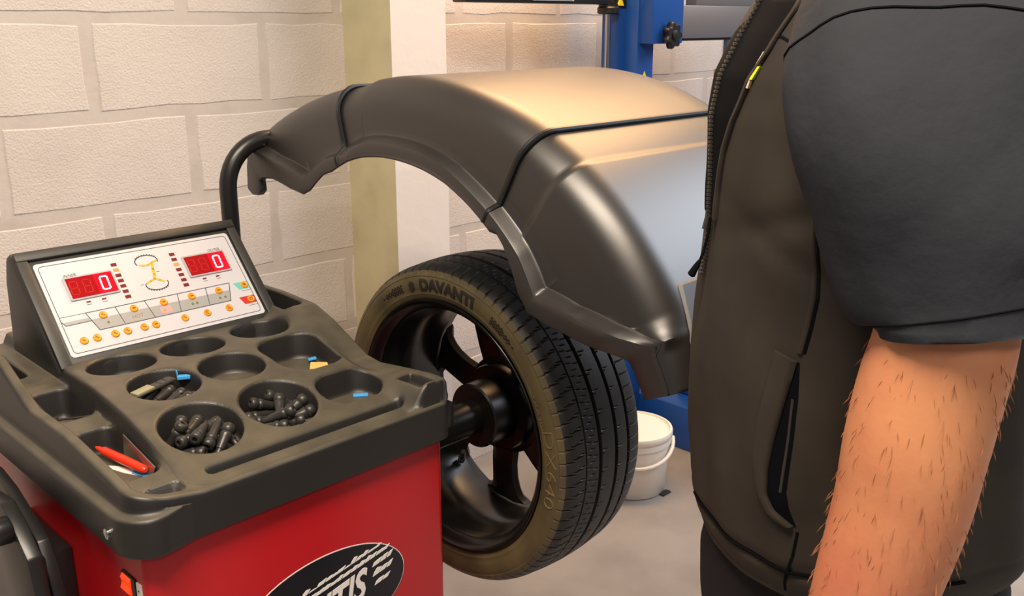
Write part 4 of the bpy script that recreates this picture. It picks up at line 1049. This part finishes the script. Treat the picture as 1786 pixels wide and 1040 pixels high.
for side in (1, -1):
    def hh(h): return PC[1] - side*(PC[1] - h) if side == 1 else PC[1] + (PC[1] - h)*.80
    DR = 0 if side == 1 else .13
    def rhz(r, h, z, _f=rhz0): return _f(r + DR, h, z)
    arm = [(.36,hh(.87),1.475,.050,.050),(.355,hh(.80),1.43,.056,.054),(.350,hh(.750),1.36,.056,.052),(.347,hh(.728),1.30,.054,.050),(.344,hh(.720),1.255,.0555,.048),(.337,hh(.719),1.215,.0575,.050),(.330,hh(.718),1.165,.0570,.052),(.325,hh(.717),1.115,.0550,.051),(.316,hh(.715),1.068,.0530,.048),(.304,hh(.712),1.018,.0490,.044),(.286,hh(.708),.955,.0385,.036),(.268,hh(.704),.905,.0300,.024),(.262,hh(.702),.885,.0300,.022)]
    if side == -1: arm = [(r + .13*min(1, i/3), h, z, a, b) for i, (r, h, z, a, b) in enumerate(arm)]
    bd.loft(limb(arm, 60, 24))
    palm = [(.268,hh(.704),.900,.027,.020),(.262,hh(.702),.870,.034,.018),(.256,hh(.700),.835,.042,.016),(.249,hh(.699),.800,.043,.0145),(.246,hh(.699),.788,.036,.010)]
    if side == -1: palm = [(r + .13, h, z, a, b) for r, h, z, a, b in palm]
    bd.loft(limb(palm, 14, 18))
    # thumb leaves the forward side of the palm, fingers hang slightly curled
    bd.tube([rhz(.244,hh(.702),.862), rhz(.222,hh(.700),.842), rhz(.210,hh(.702),.815), rhz(.206,hh(.706),.788), rhz(.207,hh(.710),.775)], [.012,.0125,.0105,.0095,.006], 10)
    for r0, ln in ((.221,.070),(.240,.080),(.259,.074),(.277,.058)):
        b0 = r0; cv = side*.0
        bd.tube([rhz(b0+.004,hh(.699),.812), rhz(b0,hh(.700),.790), rhz(b0-.003,hh(.704),.790-ln*.42), rhz(b0-.003,hh(.716),.790-ln*.78), rhz(b0-.002,hh(.727),.790-ln), rhz(b0-.002,hh(.731),.788-ln)], [.0085,.0092,.0085,.0078,.0070,.004], 10)
rhz = rhz0
bd.loft([[ring_pt(PC[0], PC[1], a, a, b, b, 2*PI*j/28, z) for j in range(28)] for z, a, b in ((.80,.09,.11),(.88,.105,.13),(.95,.10,.135))])
for s_ in (-1, 1):
    bd.loft([[rhz(PC[0]-.0 - rr*math.cos(t), PC[1]+s_*.09 - rr*math.sin(t), z) for t in [2*PI*j/20 for j in range(20)]] for z, rr in ((.86,.075),(.70,.072),(.50,.055),(.35,.052),(.12,.038),(.07,.036))])
body = bd.build('body', M['skin'], per)
rm = body.modifiers.new('one_skin', 'REMESH'); rm.mode = 'VOXEL'; rm.voxel_size = .0042; rm.use_smooth_shade = True
smo = body.modifiers.new('soften', 'SMOOTH'); smo.factor = .5; smo.iterations = 4
body['label'] = 'bare forearm, hands and head of the person'
for s_ in (-1, 1):
    MB().lathe([(-.0115,.002),(-.009,.008),(-.004,.0112),(.004,.0112),(.009,.008),(.0115,.002)], tuple(rhz(PC[0]-.100, PC[1]+s_*.033, 1.762)), 'Z', 14).build('eye', M['white_plastic'], per, smooth=True)
hr = MB()
hr.loft([[ring_pt(PC[0]-.012, PC[1], a, b, c, c, 2*PI*j/32, z) for j in range(32)] for z, a, b, c in ((1.66,.01,.085,.062),(1.70,.02,.112,.079),(1.76,.04,.118,.086),(1.80,.104,.118,.087),(1.84,.104,.104,.080),(1.872,.075,.075,.060),(1.886,.02,.02,.02))])
hr.build('hair', M['hair'], per, smooth=True)
# --- fine hair on the near forearm
rh = random.Random(9); ah = MB()
armk = [(.344,.720,1.255,.0555,.048),(.337,.719,1.215,.0575,.050),(.330,.718,1.165,.0570,.052),(.325,.717,1.115,.0550,.051),(.316,.715,1.068,.0530,.048),(.304,.712,1.018,.0490,.044),(.286,.708,.955,.0385,.036)]
for q in range(650):
    t = rh.random(); x = t*(len(armk)-1); i = min(int(x), len(armk)-2); f = x - i
    k_ = [armk[i][e]*(1-f) + armk[i+1][e]*f for e in range(5)]; a = rh.uniform(0, 2*PI)
    nrm = (RT*math.cos(a) - FH*math.sin(a)); c = rhz(*k_[:3]) + RT*k_[3]*math.cos(a)*.985 - FH*k_[4]*math.sin(a)*.985
    dn = (Vector((0,0,-1)) + nrm*rh.uniform(.02,.22) + RT*rh.uniform(-.5,.3) + FH*rh.uniform(-.3,.3)).normalized(); ln = rh.uniform(.008,.017)
    sd = dn.cross(nrm).normalized()*.000045; m_ = c + dn*ln*.55 + nrm*.0016; e_ = c + dn*ln + nrm*.0010
    ah.add([c - sd, c + sd, m_ + sd*.8, e_, m_ - sd*.8], [[0,1,2,3,4]])
aho = ah.build('arm_hair', M['arm_hair'], per, fix=False); aho['kind'] = 'stuff'
# --- trousers and shoes ---------------------------------------------
tr = MB()
def leg_ring(z, cr, ch, a, b, n=36): return [rhz(cr - a*math.cos(2*PI*j/n)*(1+.02*math.sin(5*2*PI*j/n + 30*z)), ch - b*math.sin(2*PI*j/n), z) for j in range(n)]
tr.loft([leg_ring(z, PC[0]+.035, PC[1], a + (.035 if z > .81 else 0), b) for z, a, b in ((.985,.118,.158),(.95,.124,.166),(.90,.134,.178),(.85,.136,.180),(.82,.134,.178),(.80,.09,.15))], True, True)
for s_ in (-1, 1):
    tr.loft([leg_ring(z, PC[0]+.015+o_, PC[1]+s_*b0, a, b) for z, o_, b0, a, b in ((.86,0,.085,.118,.088),(.78,.0,.092,.112,.090),(.65,.0,.096,.098,.084),(.50,-.002,.098,.080,.074),(.30,.006,.100,.072,.070),(.12,.008,.100,.066,.066),(.055,.004,.100,.070,.068))], True, True)
tro = tr.build('trousers', M['trouser'], per); rm = tro.modifiers.new('one_cloth', 'REMESH'); rm.mode = 'VOXEL'; rm.voxel_size = .007; rm.use_smooth_shade = True
tro['label'] = 'black work trousers'
for s_ in (-1, 1):
    sh = MB(); c = (PC[0]-.055, PC[1]+s_*.10)
    sh.loft([[rhz(c[0]-a*math.cos(2*PI*j/28), c[1]-b*math.sin(2*PI*j/28), z) for j in range(28)] for z, a, b in ((0,.135,.046),(.006,.142,.051),(.025,.142,.052),(.03,.136,.048))])
    sh.loft([[rhz(c[0]+o_-a*math.cos(2*PI*j/28), c[1]-b*math.sin(2*PI*j/28), z) for j in range(28)] for z, o_, a, b in ((.028,0,.134,.047),(.05,.004,.126,.046),(.07,.03,.092,.043),(.10,.062,.062,.042),(.125,.064,.056,.042))])
    sh.build('shoe', M['pipe'], per, smooth=True, sharp=50)
